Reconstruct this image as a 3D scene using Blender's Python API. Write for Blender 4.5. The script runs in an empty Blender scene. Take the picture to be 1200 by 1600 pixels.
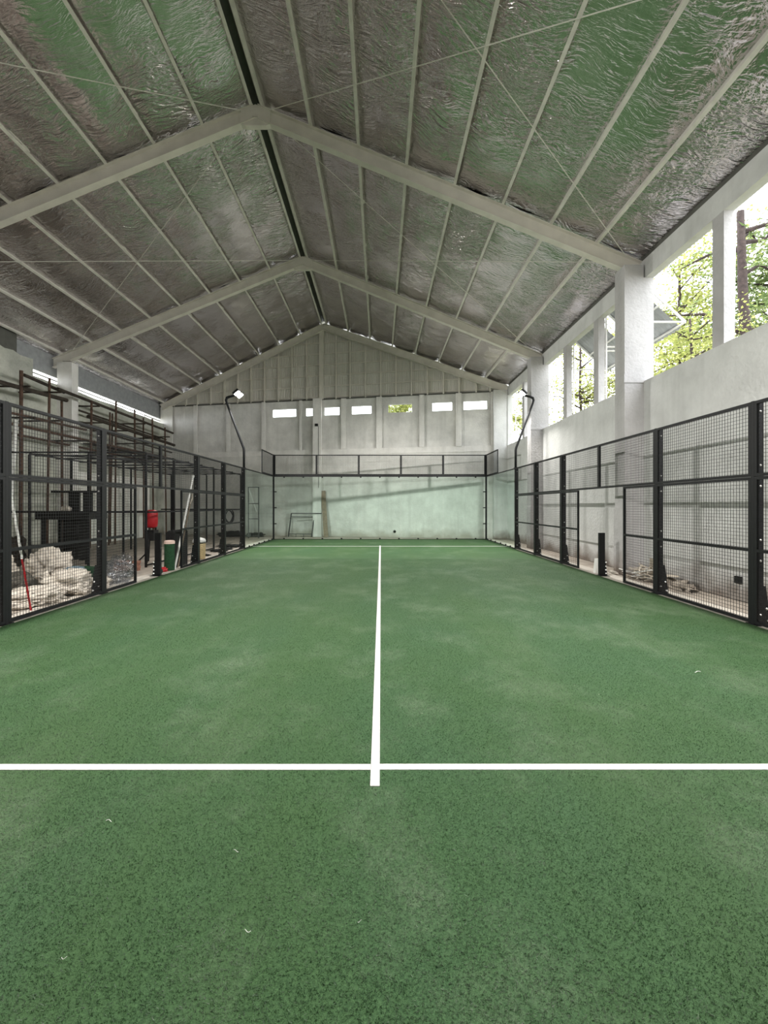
import bpy, math, random
from mathutils import Vector, Matrix, noise

R = random.Random(11)
SC = bpy.context.scene
COL = SC.collection

# ------------------------------------------------------------------ camera
CAM_H = 1.6
cam_d = bpy.data.cameras.new('camera')
cam_d.sensor_fit = 'HORIZONTAL'
cam_d.sensor_width = 36.0
cam_d.lens = 660.0 / 1200.0 * 36.0
cam_d.shift_x = 6.5 / 1200.0
cam_d.shift_y = -10.0 / 1200.0
cam_d.clip_end = 400
cam = bpy.data.objects.new('camera', cam_d)
cam.location = (0, -0.12, CAM_H)
cam.rotation_euler = (math.pi / 2, 0, 0)
COL.objects.link(cam)
SC.camera = cam

# ------------------------------------------------------------------ world, exposure
SKY = 4.6
LAMP_W = 185.0
EXPOSURE = 0.50
w = bpy.data.worlds.new('overcast_sky')
SC.world = w
w.use_nodes = True
bgn = w.node_tree.nodes['Background']
bgn.inputs[0].default_value = (0.95, 0.98, 1.0, 1)
bgn.inputs[1].default_value = SKY
vs = SC.view_settings
vs.view_transform = 'Standard'
vs.look = 'None'
vs.exposure = EXPOSURE
vs.gamma = 1.0
vs.use_curve_mapping = False
try:
    SC.cycles.use_denoising = True
    SC.cycles.adaptive_threshold = 0.035
    SC.cycles.max_bounces = 8
    SC.cycles.diffuse_bounces = 4
    SC.cycles.glossy_bounces = 3
    SC.cycles.transparent_max_bounces = 14
    SC.cycles.caustics_reflective = True
    SC.cycles.sample_clamp_indirect = 8.0
except Exception:
    pass


# ------------------------------------------------------------------ materials
def _nodes(name):
    m = bpy.data.materials.new(name)
    m.use_nodes = True
    nt = m.node_tree
    return m, nt, nt.nodes['Principled BSDF']


def plain(name, col, rough=0.6, metal=0.0, var=0.12, scale=6.0, bump=0.0, bscale=60.0, spec=0.35, emit=None, es=0.0):
    """A procedural material: base colour broken up by noise, plus a fine relief."""
    m, nt, b = _nodes(name)
    tc = nt.nodes.new('ShaderNodeTexCoord')
    n = nt.nodes.new('ShaderNodeTexNoise')
    n.inputs['Scale'].default_value = scale
    n.inputs['Detail'].default_value = 6
    nt.links.new(tc.outputs['Object'], n.inputs['Vector'])
    r = nt.nodes.new('ShaderNodeValToRGB')
    r.color_ramp.elements[0].position = 0.3
    r.color_ramp.elements[1].position = 0.7
    r.color_ramp.elements[0].color = tuple(c * (1 - var) for c in col) + (1,)
    r.color_ramp.elements[1].color = tuple(min(1, c * (1 + var)) for c in col) + (1,)
    nt.links.new(n.outputs['Fac'], r.inputs['Fac'])
    nt.links.new(r.outputs['Color'], b.inputs['Base Color'])
    b.inputs['Roughness'].default_value = rough
    b.inputs['Metallic'].default_value = metal
    b.inputs['Specular IOR Level'].default_value = spec
    if bump > 0:
        n2 = nt.nodes.new('ShaderNodeTexNoise')
        n2.inputs['Scale'].default_value = bscale
        n2.inputs['Detail'].default_value = 5
        nt.links.new(tc.outputs['Object'], n2.inputs['Vector'])
        bp = nt.nodes.new('ShaderNodeBump')
        bp.inputs['Strength'].default_value = bump
        bp.inputs['Distance'].default_value = 0.02
        nt.links.new(n2.outputs['Fac'], bp.inputs['Height'])
        nt.links.new(bp.outputs['Normal'], b.inputs['Normal'])
    if emit:
        b.inputs['Emission Color'].default_value = emit + (1,)
        b.inputs['Emission Strength'].default_value = es
    return m


def plaster(name, col, stain, damp=True, var=0.09, bump=0.35):
    """Rough painted render: blotches, vertical run marks, a ragged brown damp mark along the foot."""
    m, nt, b = _nodes(name)
    L = nt.links.new
    N = nt.nodes.new
    geo = N('ShaderNodeNewGeometry')
    n1 = N('ShaderNodeTexNoise'); n1.inputs['Scale'].default_value = 1.3; n1.inputs['Detail'].default_value = 8
    n1.inputs['Roughness'].default_value = 0.65
    L(geo.outputs['Position'], n1.inputs['Vector'])
    r1 = N('ShaderNodeValToRGB')
    r1.color_ramp.elements[0].position = 0.32
    r1.color_ramp.elements[1].position = 0.68
    r1.color_ramp.elements[0].color = tuple(c * (1 - var * 1.6) for c in col) + (1,)
    r1.color_ramp.elements[1].color = tuple(min(1, c * (1 + var)) for c in col) + (1,)
    L(n1.outputs['Fac'], r1.inputs['Fac'])
    # vertical run marks
    mp = N('ShaderNodeMapping'); mp.inputs['Scale'].default_value = (2.2, 2.2, 0.16)
    L(geo.outputs['Position'], mp.inputs['Vector'])
    n2 = N('ShaderNodeTexNoise'); n2.inputs['Scale'].default_value = 1.6; n2.inputs['Detail'].default_value = 7
    L(mp.outputs['Vector'], n2.inputs['Vector'])
    r2 = N('ShaderNodeMapRange'); r2.inputs[1].default_value = 0.52; r2.inputs[2].default_value = 0.78
    r2.inputs[3].default_value = 0.0; r2.inputs[4].default_value = 0.55
    L(n2.outputs['Fac'], r2.inputs[0])
    mx = N('ShaderNodeMix'); mx.data_type = 'RGBA'
    L(r2.outputs[0], mx.inputs[0]); L(r1.outputs['Color'], mx.inputs[6])
    mx.inputs[7].default_value = tuple(c * 0.72 for c in col) + (1,)
    last = mx.outputs[2]
    if damp:
        sx = N('ShaderNodeSeparateXYZ'); L(geo.outputs['Position'], sx.inputs[0])
        n3 = N('ShaderNodeTexNoise'); n3.inputs['Scale'].default_value = 1.7; n3.inputs['Detail'].default_value = 6
        L(geo.outputs['Position'], n3.inputs['Vector'])
        ad = N('ShaderNodeMath'); ad.operation = 'MULTIPLY_ADD'
        L(n3.outputs['Fac'], ad.inputs[0]); ad.inputs[1].default_value = -0.9; L(sx.outputs['Z'], ad.inputs[2])
        r3 = N('ShaderNodeMapRange'); r3.inputs[1].default_value = -0.42; r3.inputs[2].default_value = 0.0
        r3.inputs[3].default_value = 0.8; r3.inputs[4].default_value = 0.0
        L(ad.outputs[0], r3.inputs[0])
        m2 = N('ShaderNodeMix'); m2.data_type = 'RGBA'
        L(r3.outputs[0], m2.inputs[0]); L(last, m2.inputs[6]); m2.inputs[7].default_value = stain + (1,)
        last = m2.outputs[2]
    L(last, b.inputs['Base Color'])
    b.inputs['Roughness'].default_value = 0.85
    b.inputs['Specular IOR Level'].default_value = 0.2
    n4 = N('ShaderNodeTexNoise'); n4.inputs['Scale'].default_value = 14; n4.inputs['Detail'].default_value = 8
    L(geo.outputs['Position'], n4.inputs['Vector'])
    bp = N('ShaderNodeBump'); bp.inputs['Strength'].default_value = bump; bp.inputs['Distance'].default_value = 0.03
    L(n4.outputs['Fac'], bp.inputs['Height']); L(bp.outputs['Normal'], b.inputs['Normal'])
    return m


def turf_material():
    m, nt, b = _nodes('artificial_turf')
    L = nt.links.new
    N = nt.nodes.new
    geo = N('ShaderNodeNewGeometry')
    P = geo.outputs['Position']

    def nz(scale, detail=4, rough=0.5, mapping=None):
        n = N('ShaderNodeTexNoise'); n.inputs['Scale'].default_value = scale
        n.inputs['Detail'].default_value = detail; n.inputs['Roughness'].default_value = rough
        if mapping:
            mp = N('ShaderNodeMapping'); mp.inputs['Scale'].default_value = mapping
            L(P, mp.inputs['Vector']); L(mp.outputs['Vector'], n.inputs['Vector'])
        else:
            L(P, n.inputs['Vector'])
        return n.outputs['Fac']

    def ramp(src, p0, c0, p1, c1):
        r = N('ShaderNodeValToRGB')
        r.color_ramp.elements[0].position = p0; r.color_ramp.elements[1].position = p1
        r.color_ramp.elements[0].color = c0 + (1,); r.color_ramp.elements[1].color = c1 + (1,)
        L(src, r.inputs['Fac']); return r.outputs['Color']

    def rng(src, a, c, lo, hi):
        r = N('ShaderNodeMapRange'); r.inputs[1].default_value = a; r.inputs[2].default_value = c
        r.inputs[3].default_value = lo; r.inputs[4].default_value = hi
        L(src, r.inputs[0]); return r.outputs[0]

    def mix(f, a, c, mode='MIX'):
        x = N('ShaderNodeMix'); x.data_type = 'RGBA'; x.blend_type = mode
        if isinstance(f, float): x.inputs[0].default_value = f
        else: L(f, x.inputs[0])
        L(a, x.inputs[6])
        if isinstance(c, tuple): x.inputs[7].default_value = c + (1,)
        else: L(c, x.inputs[7])
        return x.outputs[2]

    fine = nz(120, 3, 0.7)
    base = ramp(fine, 0.33, (0.019, 0.052, 0.016), 0.66, (0.053, 0.115, 0.040))
    broad = nz(0.55, 6, 0.6)
    base = mix(rng(broad, 0.35, 0.65, 0.0, 0.55), base, ramp(fine, 0.33, (0.017, 0.054, 0.023), 0.66, (0.053, 0.116, 0.056)))
    # pale infill sand lying in brushed patches
    sand = nz(1.1, 9, 0.68, (1.0, 0.8, 1.0))
    grit = nz(42, 4, 0.75)
    mm = N('ShaderNodeMath'); mm.operation = 'MULTIPLY'
    L(rng(sand, 0.5, 0.74, 0.0, 1.0), mm.inputs[0]); L(rng(grit, 0.36, 0.70, 0.0, 0.75), mm.inputs[1])
    base = mix(mm.outputs[0], base, (0.21, 0.26, 0.18))
    # darker lanes along the court
    lane = nz(1.0, 3, 0.5, (1.1, 0.05, 1.0))
    base = mix(rng(lane, 0.45, 0.60, 0.0, 0.45), base, (0.040, 0.088, 0.028))
    # scattered pale chips
    v = N('ShaderNodeTexVoronoi'); v.inputs['Scale'].default_value = 9.0
    L(P, v.inputs['Vector'])
    chip = rng(v.outputs['Distance'], 0.035, 0.05, 1.0, 0.0)
    sp = nz(0.9, 3, 0.6)
    cm = N('ShaderNodeMath'); cm.operation = 'MULTIPLY'
    L(chip, cm.inputs[0]); L(rng(sp, 0.55, 0.7, 0.0, 0.8), cm.inputs[1])
    base = mix(cm.outputs[0], base, (0.55, 0.6, 0.45))
    L(base, b.inputs['Base Color'])
    b.inputs['Roughness'].default_value = 0.75
    b.inputs['Specular IOR Level'].default_value = 0.25
    bp = N('ShaderNodeBump'); bp.inputs['Strength'].default_value = 0.5; bp.inputs['Distance'].default_value = 0.012
    L(fine, bp.inputs['Height']); L(bp.outputs['Normal'], b.inputs['Normal'])
    return m


def foil_material():
    m, nt, b = _nodes('crinkled_foil')
    L = nt.links.new
    N = nt.nodes.new
    geo = N('ShaderNodeNewGeometry')
    P = geo.outputs['Position']
    b.inputs['Metallic'].default_value = 1.0
    b.inputs['Base Color'].default_value = (0.62, 0.585, 0.59, 1)
    rn = N('ShaderNodeTexNoise'); rn.inputs['Scale'].default_value = 0.8; rn.inputs['Detail'].default_value = 4
    L(P, rn.inputs['Vector'])
    rr = N('ShaderNodeMapRange'); rr.inputs[3].default_value = 0.09; rr.inputs[4].default_value = 0.24
    L(rn.outputs['Fac'], rr.inputs[0]); L(rr.outputs[0], b.inputs['Roughness'])
    # long creases running from purlin to purlin, bent by a slow warp
    wn = N('ShaderNodeTexNoise'); wn.inputs['Scale'].default_value = 0.7; wn.inputs['Detail'].default_value = 2
    L(P, wn.inputs['Vector'])
    wa = N('ShaderNodeVectorMath'); wa.operation = 'SCALE'; wa.inputs['Scale'].default_value = 0.9
    L(wn.outputs['Color'], wa.inputs[0])
    ad = N('ShaderNodeVectorMath'); ad.operation = 'ADD'
    L(P, ad.inputs[0]); L(wa.outputs[0], ad.inputs[1])
    mp = N('ShaderNodeMapping'); mp.inputs['Scale'].default_value = (2.2, 9.0, 2.2)
    L(ad.outputs[0], mp.inputs['Vector'])
    n1 = N('ShaderNodeTexNoise'); n1.inputs['Scale'].default_value = 1.0; n1.inputs['Detail'].default_value = 3
    n1.inputs['Roughness'].default_value = 0.55
    L(mp.outputs['Vector'], n1.inputs['Vector'])
    rid = N('ShaderNodeMath'); rid.operation = 'SUBTRACT'; rid.inputs[1].default_value = 0.5
    L(n1.outputs['Fac'], rid.inputs[0])
    ab = N('ShaderNodeMath'); ab.operation = 'ABSOLUTE'; L(rid.outputs[0], ab.inputs[0])
    n2 = N('ShaderNodeTexNoise'); n2.inputs['Scale'].default_value = 11; n2.inputs['Detail'].default_value = 4
    L(ad.outputs[0], n2.inputs['Vector'])
    mm = N('ShaderNodeMath'); mm.operation = 'MULTIPLY_ADD'
    L(n2.outputs['Fac'], mm.inputs[0]); mm.inputs[1].default_value = 0.22
    L(ab.outputs[0], mm.inputs[2])
    mk = N('ShaderNodeTexNoise'); mk.inputs['Scale'].default_value = 0.55; mk.inputs['Detail'].default_value = 3
    mo = N('ShaderNodeVectorMath'); mo.operation = 'ADD'; mo.inputs[1].default_value = (13.0, 4.0, 9.0)
    L(P, mo.inputs[0]); L(mo.outputs[0], mk.inputs['Vector'])
    mr = N('ShaderNodeMapRange'); mr.inputs[1].default_value = 0.38; mr.inputs[2].default_value = 0.66
    mr.inputs[3].default_value = 0.18; mr.inputs[4].default_value = 1.0
    L(mk.outputs['Fac'], mr.inputs[0])
    mh = N('ShaderNodeMath'); mh.operation = 'MULTIPLY'
    L(mm.outputs[0], mh.inputs[0]); L(mr.outputs[0], mh.inputs[1])
    bp = N('ShaderNodeBump'); bp.inputs['Strength'].default_value = 0.9; bp.inputs['Distance'].default_value = 0.16
    L(mh.outputs[0], bp.inputs['Height']); L(bp.outputs['Normal'], b.inputs['Normal'])
    return m


def sheer(name, tint, gloss=0.06, rough=0.02, crinkle=0.0):
    """Thin clear sheet: tinted see-through with a fresnel sheen."""
    m = bpy.data.materials.new(name)
    m.use_nodes = True
    nt = m.node_tree
    nt.nodes.clear()
    N = nt.nodes.new
    L = nt.links.new
    o = N('ShaderNodeOutputMaterial')
    t = N('ShaderNodeBsdfTransparent'); t.inputs['Color'].default_value = tint + (1,)
    g = N('ShaderNodeBsdfGlossy'); g.inputs['Roughness'].default_value = rough
    f = N('ShaderNodeLayerWeight'); f.inputs['Blend'].default_value = 0.5
    pw = N('ShaderNodeMath'); pw.operation = 'POWER'; pw.inputs[1].default_value = 5.0
    L(f.outputs['Facing'], pw.inputs[0])
    mx = N('ShaderNodeMixShader')
    if crinkle > 0:
        tc = N('ShaderNodeTexCoord')
        n = N('ShaderNodeTexNoise'); n.inputs['Scale'].default_value = 9; n.inputs['Detail'].default_value = 4
        L(tc.outputs['Object'], n.inputs['Vector'])
        bp = N('ShaderNodeBump'); bp.inputs['Strength'].default_value = crinkle; bp.inputs['Distance'].default_value = 0.05
        L(n.outputs['Fac'], bp.inputs['Height'])
        L(bp.outputs['Normal'], g.inputs['Normal']); L(bp.outputs['Normal'], f.inputs['Normal'])
    mul = N('ShaderNodeMath'); mul.operation = 'MULTIPLY_ADD'; mul.inputs[1].default_value = 0.35; mul.inputs[2].default_value = gloss * 0.5
    L(pw.outputs[0], mul.inputs[0]); L(mul.outputs[0], mx.inputs[0])
    L(t.outputs[0], mx.inputs[1]); L(g.outputs[0], mx.inputs[2])
    L(mx.outputs[0], o.inputs['Surface'])
    return m


def leaf_material(name, a, c, sand=None):
    m, nt, b = _nodes(name)
    N = nt.nodes.new
    L = nt.links.new
    geo = N('ShaderNodeNewGeometry')
    r = N('ShaderNodeValToRGB')
    r.color_ramp.elements[0].color = a + (1,); r.color_ramp.elements[1].color = c + (1,)
    L(geo.outputs['Random Per Island'], r.inputs['Fac'])
    colr = r.outputs['Color']
    if sand:
        mp = N('ShaderNodeMapping'); mp.inputs['Scale'].default_value = (1.0, 0.8, 1.0)
        L(geo.outputs['Position'], mp.inputs['Vector'])
        n = N('ShaderNodeTexNoise'); n.inputs['Scale'].default_value = 1.1; n.inputs['Detail'].default_value = 9; n.inputs['Roughness'].default_value = 0.68
        L(mp.outputs['Vector'], n.inputs['Vector'])
        q = N('ShaderNodeMapRange'); q.inputs[1].default_value = 0.45; q.inputs[2].default_value = 0.70; q.inputs[4].default_value = 0.85
        L(n.outputs['Fac'], q.inputs[0])
        x = N('ShaderNodeMix'); x.data_type = 'RGBA'
        L(q.outputs[0], x.inputs[0]); L(colr, x.inputs[6]); x.inputs[7].default_value = sand + (1,)
        colr = x.outputs[2]
    L(colr, b.inputs['Base Color'])
    b.inputs['Roughness'].default_value = 0.5
    out = nt.nodes['Material Output']
    tr = N('ShaderNodeBsdfTranslucent'); L(colr, tr.inputs['Color'])
    mx = N('ShaderNodeMixShader'); mx.inputs[0].default_value = 0.45
    L(b.outputs[0], mx.inputs[1]); L(tr.outputs[0], mx.inputs[2]); L(mx.outputs[0], out.inputs['Surface'])
    return m


M = {}
M['turf'] = turf_material()
M['line'] = plain('white_line_turf', (0.60, 0.585, 0.58), 0.8, var=0.12, scale=40, bump=0.4, bscale=160)
M['floor'] = plain('dusty_concrete_floor', (0.36, 0.315, 0.27), 0.9, var=0.22, scale=1.6, bump=0.3, bscale=22)
M['kerb'] = plain('pale_dusty_kerb', (0.52, 0.48, 0.43), 0.9, var=0.2, scale=5, bump=0.4, bscale=40)
M['wall_r'] = plaster('grey_painted_render', (0.635, 0.64, 0.635), (0.13, 0.09, 0.06))
M['column'] = plaster('whitewashed_column', (0.48, 0.47, 0.475), (0.14, 0.10, 0.07), bump=0.5)
M['wall_f'] = plaster('grey_concrete_wall', (0.70, 0.69, 0.665), (0.36, 0.33, 0.28), var=0.12)
M['pil'] = plaster('pale_concrete_pilaster', (0.76, 0.745, 0.72), (0.2, 0.16, 0.12), damp=False)
M['wall_l'] = plaster('old_grey_green_render', (0.52, 0.53, 0.47), (0.16, 0.12, 0.09), var=0.2, bump=0.8)
M['clad'] = plain('pale_corrugated_cladding', (0.62, 0.60, 0.555), 0.6, var=0.06, scale=2)
M['steel'] = plain('cream_painted_steel', (0.66, 0.63, 0.57), 0.55, var=0.08, scale=3)
M['galv'] = plain('galvanised_purlin', (0.68, 0.66, 0.61), 0.5, metal=0.0, var=0.12, scale=5)
M['ridge'] = plain('dark_ridge_cap', (0.10, 0.10, 0.09), 0.6)
M['roof'] = plain('grey_roof_sheet', (0.3, 0.31, 0.32), 0.6)
M['foil'] = foil_material()
M['black'] = plain('black_powder_coat', (0.006, 0.0065, 0.008), 0.55, var=0.25, scale=12)
M['wire'] = plain('black_coated_wire', (0.016, 0.016, 0.018), 0.5, var=0.1)
M['bolt'] = plain('zinc_bolt_head', (0.75, 0.75, 0.74), 0.35, metal=0.6, var=0.05)
M['glass'] = sheer('green_tinted_court_glass', (0.92, 0.972, 0.952), 0.05, 0.01)
M['pane'] = sheer('clear_window_pane', (0.96, 0.98, 0.98), 0.05, 0.02)
M['plastic_clear'] = sheer('crumpled_clear_plastic', (0.90, 0.92, 0.95), 0.30, 0.15, 0.8)
M['rust'] = plain('rusty_steel_tube', (0.085, 0.05, 0.035), 0.8, var=0.45, scale=9, bump=0.3)
M['darkwood'] = plain('dark_weathered_timber', (0.045, 0.036, 0.028), 0.85, var=0.4, scale=7, bump=0.3)
M['wood'] = plain('brown_timber', (0.24, 0.19, 0.14), 0.8, var=0.25, scale=9, bump=0.3)
M['palewood'] = plain('pale_timber', (0.58, 0.52, 0.44), 0.8, var=0.2, scale=9, bump=0.3)
M['white_panel'] = plain('white_fluted_panel', (0.80, 0.79, 0.75), 0.6, var=0.06, scale=3)
M['sack'] = plain('white_woven_sack', (0.66, 0.60, 0.53), 0.75, var=0.16, scale=7, bump=0.7, bscale=26)
M['sack2'] = plain('cream_woven_sack', (0.55, 0.48, 0.41), 0.75, var=0.2, scale=6, bump=0.7, bscale=22)
M['net'] = plain('grey_netting', (0.11, 0.10, 0.085), 0.9, var=0.4, scale=30, bump=0.9, bscale=70)
M['dgreen'] = plain('dark_green_turf_roll', (0.012, 0.05, 0.02), 0.9, var=0.4, scale=40, bump=0.6, bscale=120)
M['pinkish'] = plain('pale_pink_backing', (0.62, 0.46, 0.40), 0.8, var=0.1)
M['red'] = plain('red_plastic', (0.36, 0.012, 0.018), 0.4, var=0.12)
M['brickred'] = plain('red_brown_clay', (0.30, 0.15, 0.11), 0.85, var=0.2, scale=20)
M['yellow'] = plain('pale_yellow_plastic', (0.60, 0.47, 0.25), 0.6, var=0.15, scale=14)
M['white'] = plain('white_plastic', (0.78, 0.78, 0.76), 0.5, var=0.05)
M['white_steel'] = plain('white_painted_steel', (0.78, 0.77, 0.76), 0.45, var=0.05)
M['bluegrey'] = plain('blue_grey_cloth', (0.16, 0.22, 0.27), 0.8, var=0.2)
M['rubber'] = plain('black_rubber', (0.012, 0.012, 0.012), 0.7, var=0.2)
M['awning'] = plain('grey_metal_awning_sheet', (0.36, 0.37, 0.38), 0.45, metal=0.2, var=0.12)
M['bark'] = plain('brown_bark', (0.04, 0.028, 0.025), 0.9, var=0.4, scale=10, bump=0.9, bscale=24)
M['leaf_y'] = leaf_material('yellow_green_leaves', (0.19, 0.23, 0.05), (0.42, 0.43, 0.14))
M['leaf_g'] = leaf_material('pine_green_needles', (0.11, 0.17, 0.06), (0.27, 0.33, 0.13))
M['pile'] = leaf_material('turf_fibres', (0.029, 0.068, 0.029), (0.098, 0.186, 0.086), (0.24, 0.28, 0.22))
M['earth'] = plain('outdoor_earth', (0.16, 0.15, 0.09), 0.95, var=0.3, scale=0.8)
M['lens'] = plain('lit_floodlight_lens', (0.9, 0.9, 0.9), 0.3, emit=(1.0, 0.97, 0.90), es=40.0)
M['grey_metal'] = plain('grey_metal', (0.10, 0.10, 0.105), 0.4, metal=0.5)


# ------------------------------------------------------------------ mesh helpers
class MB:
    def __init__(self):
        self.v = []; self.f = []; self.smooth = False

    def quadbox(self, pts):
        """8 corners: 0-3 one face (loop), 4-7 the opposite face."""
        o = len(self.v)
        self.v += [tuple(p) for p in pts]
        for q in ((0, 3, 2, 1), (4, 5, 6, 7), (0, 1, 5, 4), (1, 2, 6, 5), (2, 3, 7, 6), (3, 0, 4, 7)):
            self.f.append(tuple(o + i for i in q))
        return self

    def box(self, x0, x1, y0, y1, z0, z1):
        return self.quadbox([(x0, y0, z0), (x1, y0, z0), (x1, y1, z0), (x0, y1, z0),
                             (x0, y0, z1), (x1, y0, z1), (x1, y1, z1), (x0, y1, z1)])

    def cbox(self, c, s):
        return self.box(c[0] - s[0] / 2, c[0] + s[0] / 2, c[1] - s[1] / 2, c[1] + s[1] / 2, c[2] - s[2] / 2, c[2] + s[2] / 2)

    def beam(self, p0, p1, wd, ht, up=(0, 0, 1), off=(0, 0)):
        p0, p1, up = Vector(p0), Vector(p1), Vector(up)
        d = (p1 - p0).normalized()
        s = d.cross(up)
        if s.length < 1e-4:
            s = d.cross(Vector((0, 1, 0)))
        s.normalize()
        u = s.cross(d).normalized()
        sh = s * off[0] + u * off[1]
        pts = []
        for p in (p0, p1):
            for a, c in ((-1, -1), (1, -1), (1, 1), (-1, 1)):
                pts.append(p + sh + s * (a * wd / 2) + u * (c * ht / 2))
        return self.quadbox(pts)

    def tube(self, pts, r, n=8, caps=True):
        pts = [Vector(p) for p in pts]
        rs = r if isinstance(r, (list, tuple)) else [r] * len(pts)
        o = len(self.v)
        prev = None
        for i, p in enumerate(pts):
            t = (pts[min(i + 1, len(pts) - 1)] - pts[max(i - 1, 0)]).normalized()
            if prev is None:
                a = t.cross(Vector((0, 0, 1)))
                if a.length < 1e-3:
                    a = Vector((1, 0, 0))
            else:
                a = prev - t * prev.dot(t)
            a.normalize(); prev = a
            c = t.cross(a)
            for k in range(n):
                g = 2 * math.pi * k / n
                self.v.append(tuple(p + (a * math.cos(g) + c * math.sin(g)) * rs[i]))
        for i in range(len(pts) - 1):
            for k in range(n):
                k2 = (k + 1) % n
                self.f.append((o + i * n + k, o + i * n + k2, o + (i + 1) * n + k2, o + (i + 1) * n + k))
        if caps:
            self.f.append(tuple(o + k for k in reversed(range(n))))
            self.f.append(tuple(o + (len(pts) - 1) * n + k for k in range(n)))
        return self

    def lathe(self, prof, c=(0, 0, 0), n=20):
        o = len(self.v)
        for r, z in prof:
            for k in range(n):
                g = 2 * math.pi * k / n
                self.v.append((c[0] + r * math.cos(g), c[1] + r * math.sin(g), c[2] + z))
        for i in range(len(prof) - 1):
            for k in range(n):
                k2 = (k + 1) % n
                self.f.append((o + i * n + k, o + i * n + k2, o + (i + 1) * n + k2, o + (i + 1) * n + k))
        self.f.append(tuple(o + k for k in reversed(range(n))))
        self.f.append(tuple(o + (len(prof) - 1) * n + k for k in range(n)))
        return self

    def prism(self, poly, axis, a0, a1):
        """poly: 2-D outline; axis 'x' (poly in y,z), 'y' (x,z) or 'z' (x,y)."""
        o = len(self.v); n = len(poly)
        for a in (a0, a1):
            for p, q in poly:
                self.v.append({'x': (a, p, q), 'y': (p, a, q), 'z': (p, q, a)}[axis])
        self.f.append(tuple(o + i for i in range(n)))
        self.f.append(tuple(o + n + i for i in reversed(range(n))))
        for i in range(n):
            j = (i + 1) % n
            self.f.append((o + i, o + n + i, o + n + j, o + j))
        return self

    def mesh(self, name, origin=(0, 0, 0)):
        me = bpy.data.meshes.new(name)
        ox, oy, oz = origin
        me.from_pydata([(x - ox, y - oy, z - oz) for x, y, z in self.v], [], self.f)
        if self.smooth:
            me.polygons.foreach_set('use_smooth', [True] * len(me.polygons))
        me.update()
        return me

    def build(self, name, mat, parent=None, loc=None):
        """Vertices are in world space; parents are never rotated here."""
        o = Vector((0, 0, 0))
        if parent is not None:
            o = wloc(parent)
        elif loc is not None:
            o = Vector(loc)
        ob = bpy.data.objects.new(name, self.mesh(name, o))
        ob.data.materials.append(M[mat])
        COL.objects.link(ob)
        if parent is not None:
            ob.parent = parent
        else:
            ob.location = o
        return ob


def wloc(o):
    v = Vector(o.location)
    while o.parent:
        o = o.parent
        v = v + Vector(o.location)
    return v


def tag(o, label, cat=None, group=None, kind=None):
    if label: o['label'] = label
    if cat: o['category'] = cat
    if group: o['group'] = group
    if kind: o['kind'] = kind
    return o


def thing(name, label, cat=None, loc=(0, 0, 0), group=None, kind=None):
    o = bpy.data.objects.new(name, None)
    o.empty_display_size = 0.2
    COL.objects.link(o)
    o.location = loc
    return tag(o, label, cat, group, kind)


def inst(name, me, mat, parent, loc, rot=None, scale=None):
    ob = bpy.data.objects.new(name, me)
    if not me.materials:
        me.materials.append(M[mat])
    COL.objects.link(ob)
    ob.parent = parent
    ob.location = Vector(loc) - (wloc(parent) if parent else Vector((0, 0, 0)))
    if rot: ob.rotation_euler = rot
    if scale: ob.scale = scale
    return ob


# ------------------------------------------------------------------ the hall: measures
RX, RZ, SL = -2.9, 10.8, 0.41           # ridge line, roof pitch
FR = [-2.22, 3.78, 9.78, 15.78]             # roof frames


def yw(x):                               # the far wall stands askew to the hall
    return 20.13 + 0.182 * (5.9 - x)


def zr(x, up=0.0):                       # roof plane through the rafter centres
    return RZ - SL * abs(x - RX) + up


def farx(px):                            # picture column -> x on the far wall
    u = (px - 593.5) / 660.0
    d = (20.13 + 0.12 + 0.182 * 5.9) / (1 + 0.182 * u)
    return u * d


# ------------------------------------------------------------------ floor, ground
fl = MB().box(-12.2, 6.3, -2.3, 24.0, -0.30, -0.012).build('floor', 'floor')
tag(fl, 'dusty brown concrete floor slab around the court', 'floor', kind='structure')
gr = MB().box(6.6, 60, -25, 70, -0.5, -0.1)
gr.box(-60, -12.9, -25, 70, -0.5, -0.1).box(-12.9, 6.6, 24.6, 70, -0.5, -0.1)
tag(gr.build('ground', 'earth'), 'earth ground outside the hall under the trees', 'ground', kind='structure')

turf = MB().box(-4.96, 4.96, -0.25, 19.70, -0.012, 0.012).build('turf_carpet', 'turf')
tag(turf, 'green artificial turf carpet covering the whole court', 'turf')
Z0, Z1 = 0.012, 0.016
MB().beam((-0.028, 2.267, 0.014), (0.010, 16.63, 0.014), 0.054, 0.006).build('court_line', 'line', turf)
MB().box(-4.96, -0.056, 2.414, 2.470, Z0, Z1).build('court_line', 'line', turf)
MB().box(-0.001, 4.96, 2.416, 2.472, Z0, Z1).build('court_line', 'line', turf)
MB().box(-4.96, 4.96, 16.33, 16.40, Z0, Z1 + 0.001).build('court_line', 'line', turf)
# standing pile of the turf, thinning out with distance
import numpy as np
rng = np.random.default_rng(5)
NB = 1050000
by = 0.45 + 12.0 * rng.random(NB) ** 2.8
bx = (rng.random(NB) * 2 - 1) * 4.95
keep = ~((np.abs(by - 2.443) < 0.036) | ((np.abs(bx + 0.024) < 0.034) & (by > 2.255)))
bx, by = bx[keep], by[keep]
n_ = len(bx)
an = rng.random(n_) * 2 * np.pi
hh = 0.005 + 0.007 * rng.random(n_)
ww = 0.0012 + 0.0012 * rng.random(n_)
lx, ly = rng.normal(0, 0.006, n_), rng.normal(-0.002, 0.006, n_)
ca, sa = np.cos(an) * ww, np.sin(an) * ww
zb = np.full(n_, 0.0115)
vv = np.empty((n_, 3, 3), np.float32)
vv[:, 0] = np.stack([bx - ca, by - sa, zb], 1)
vv[:, 1] = np.stack([bx + ca, by + sa, zb], 1)
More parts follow.
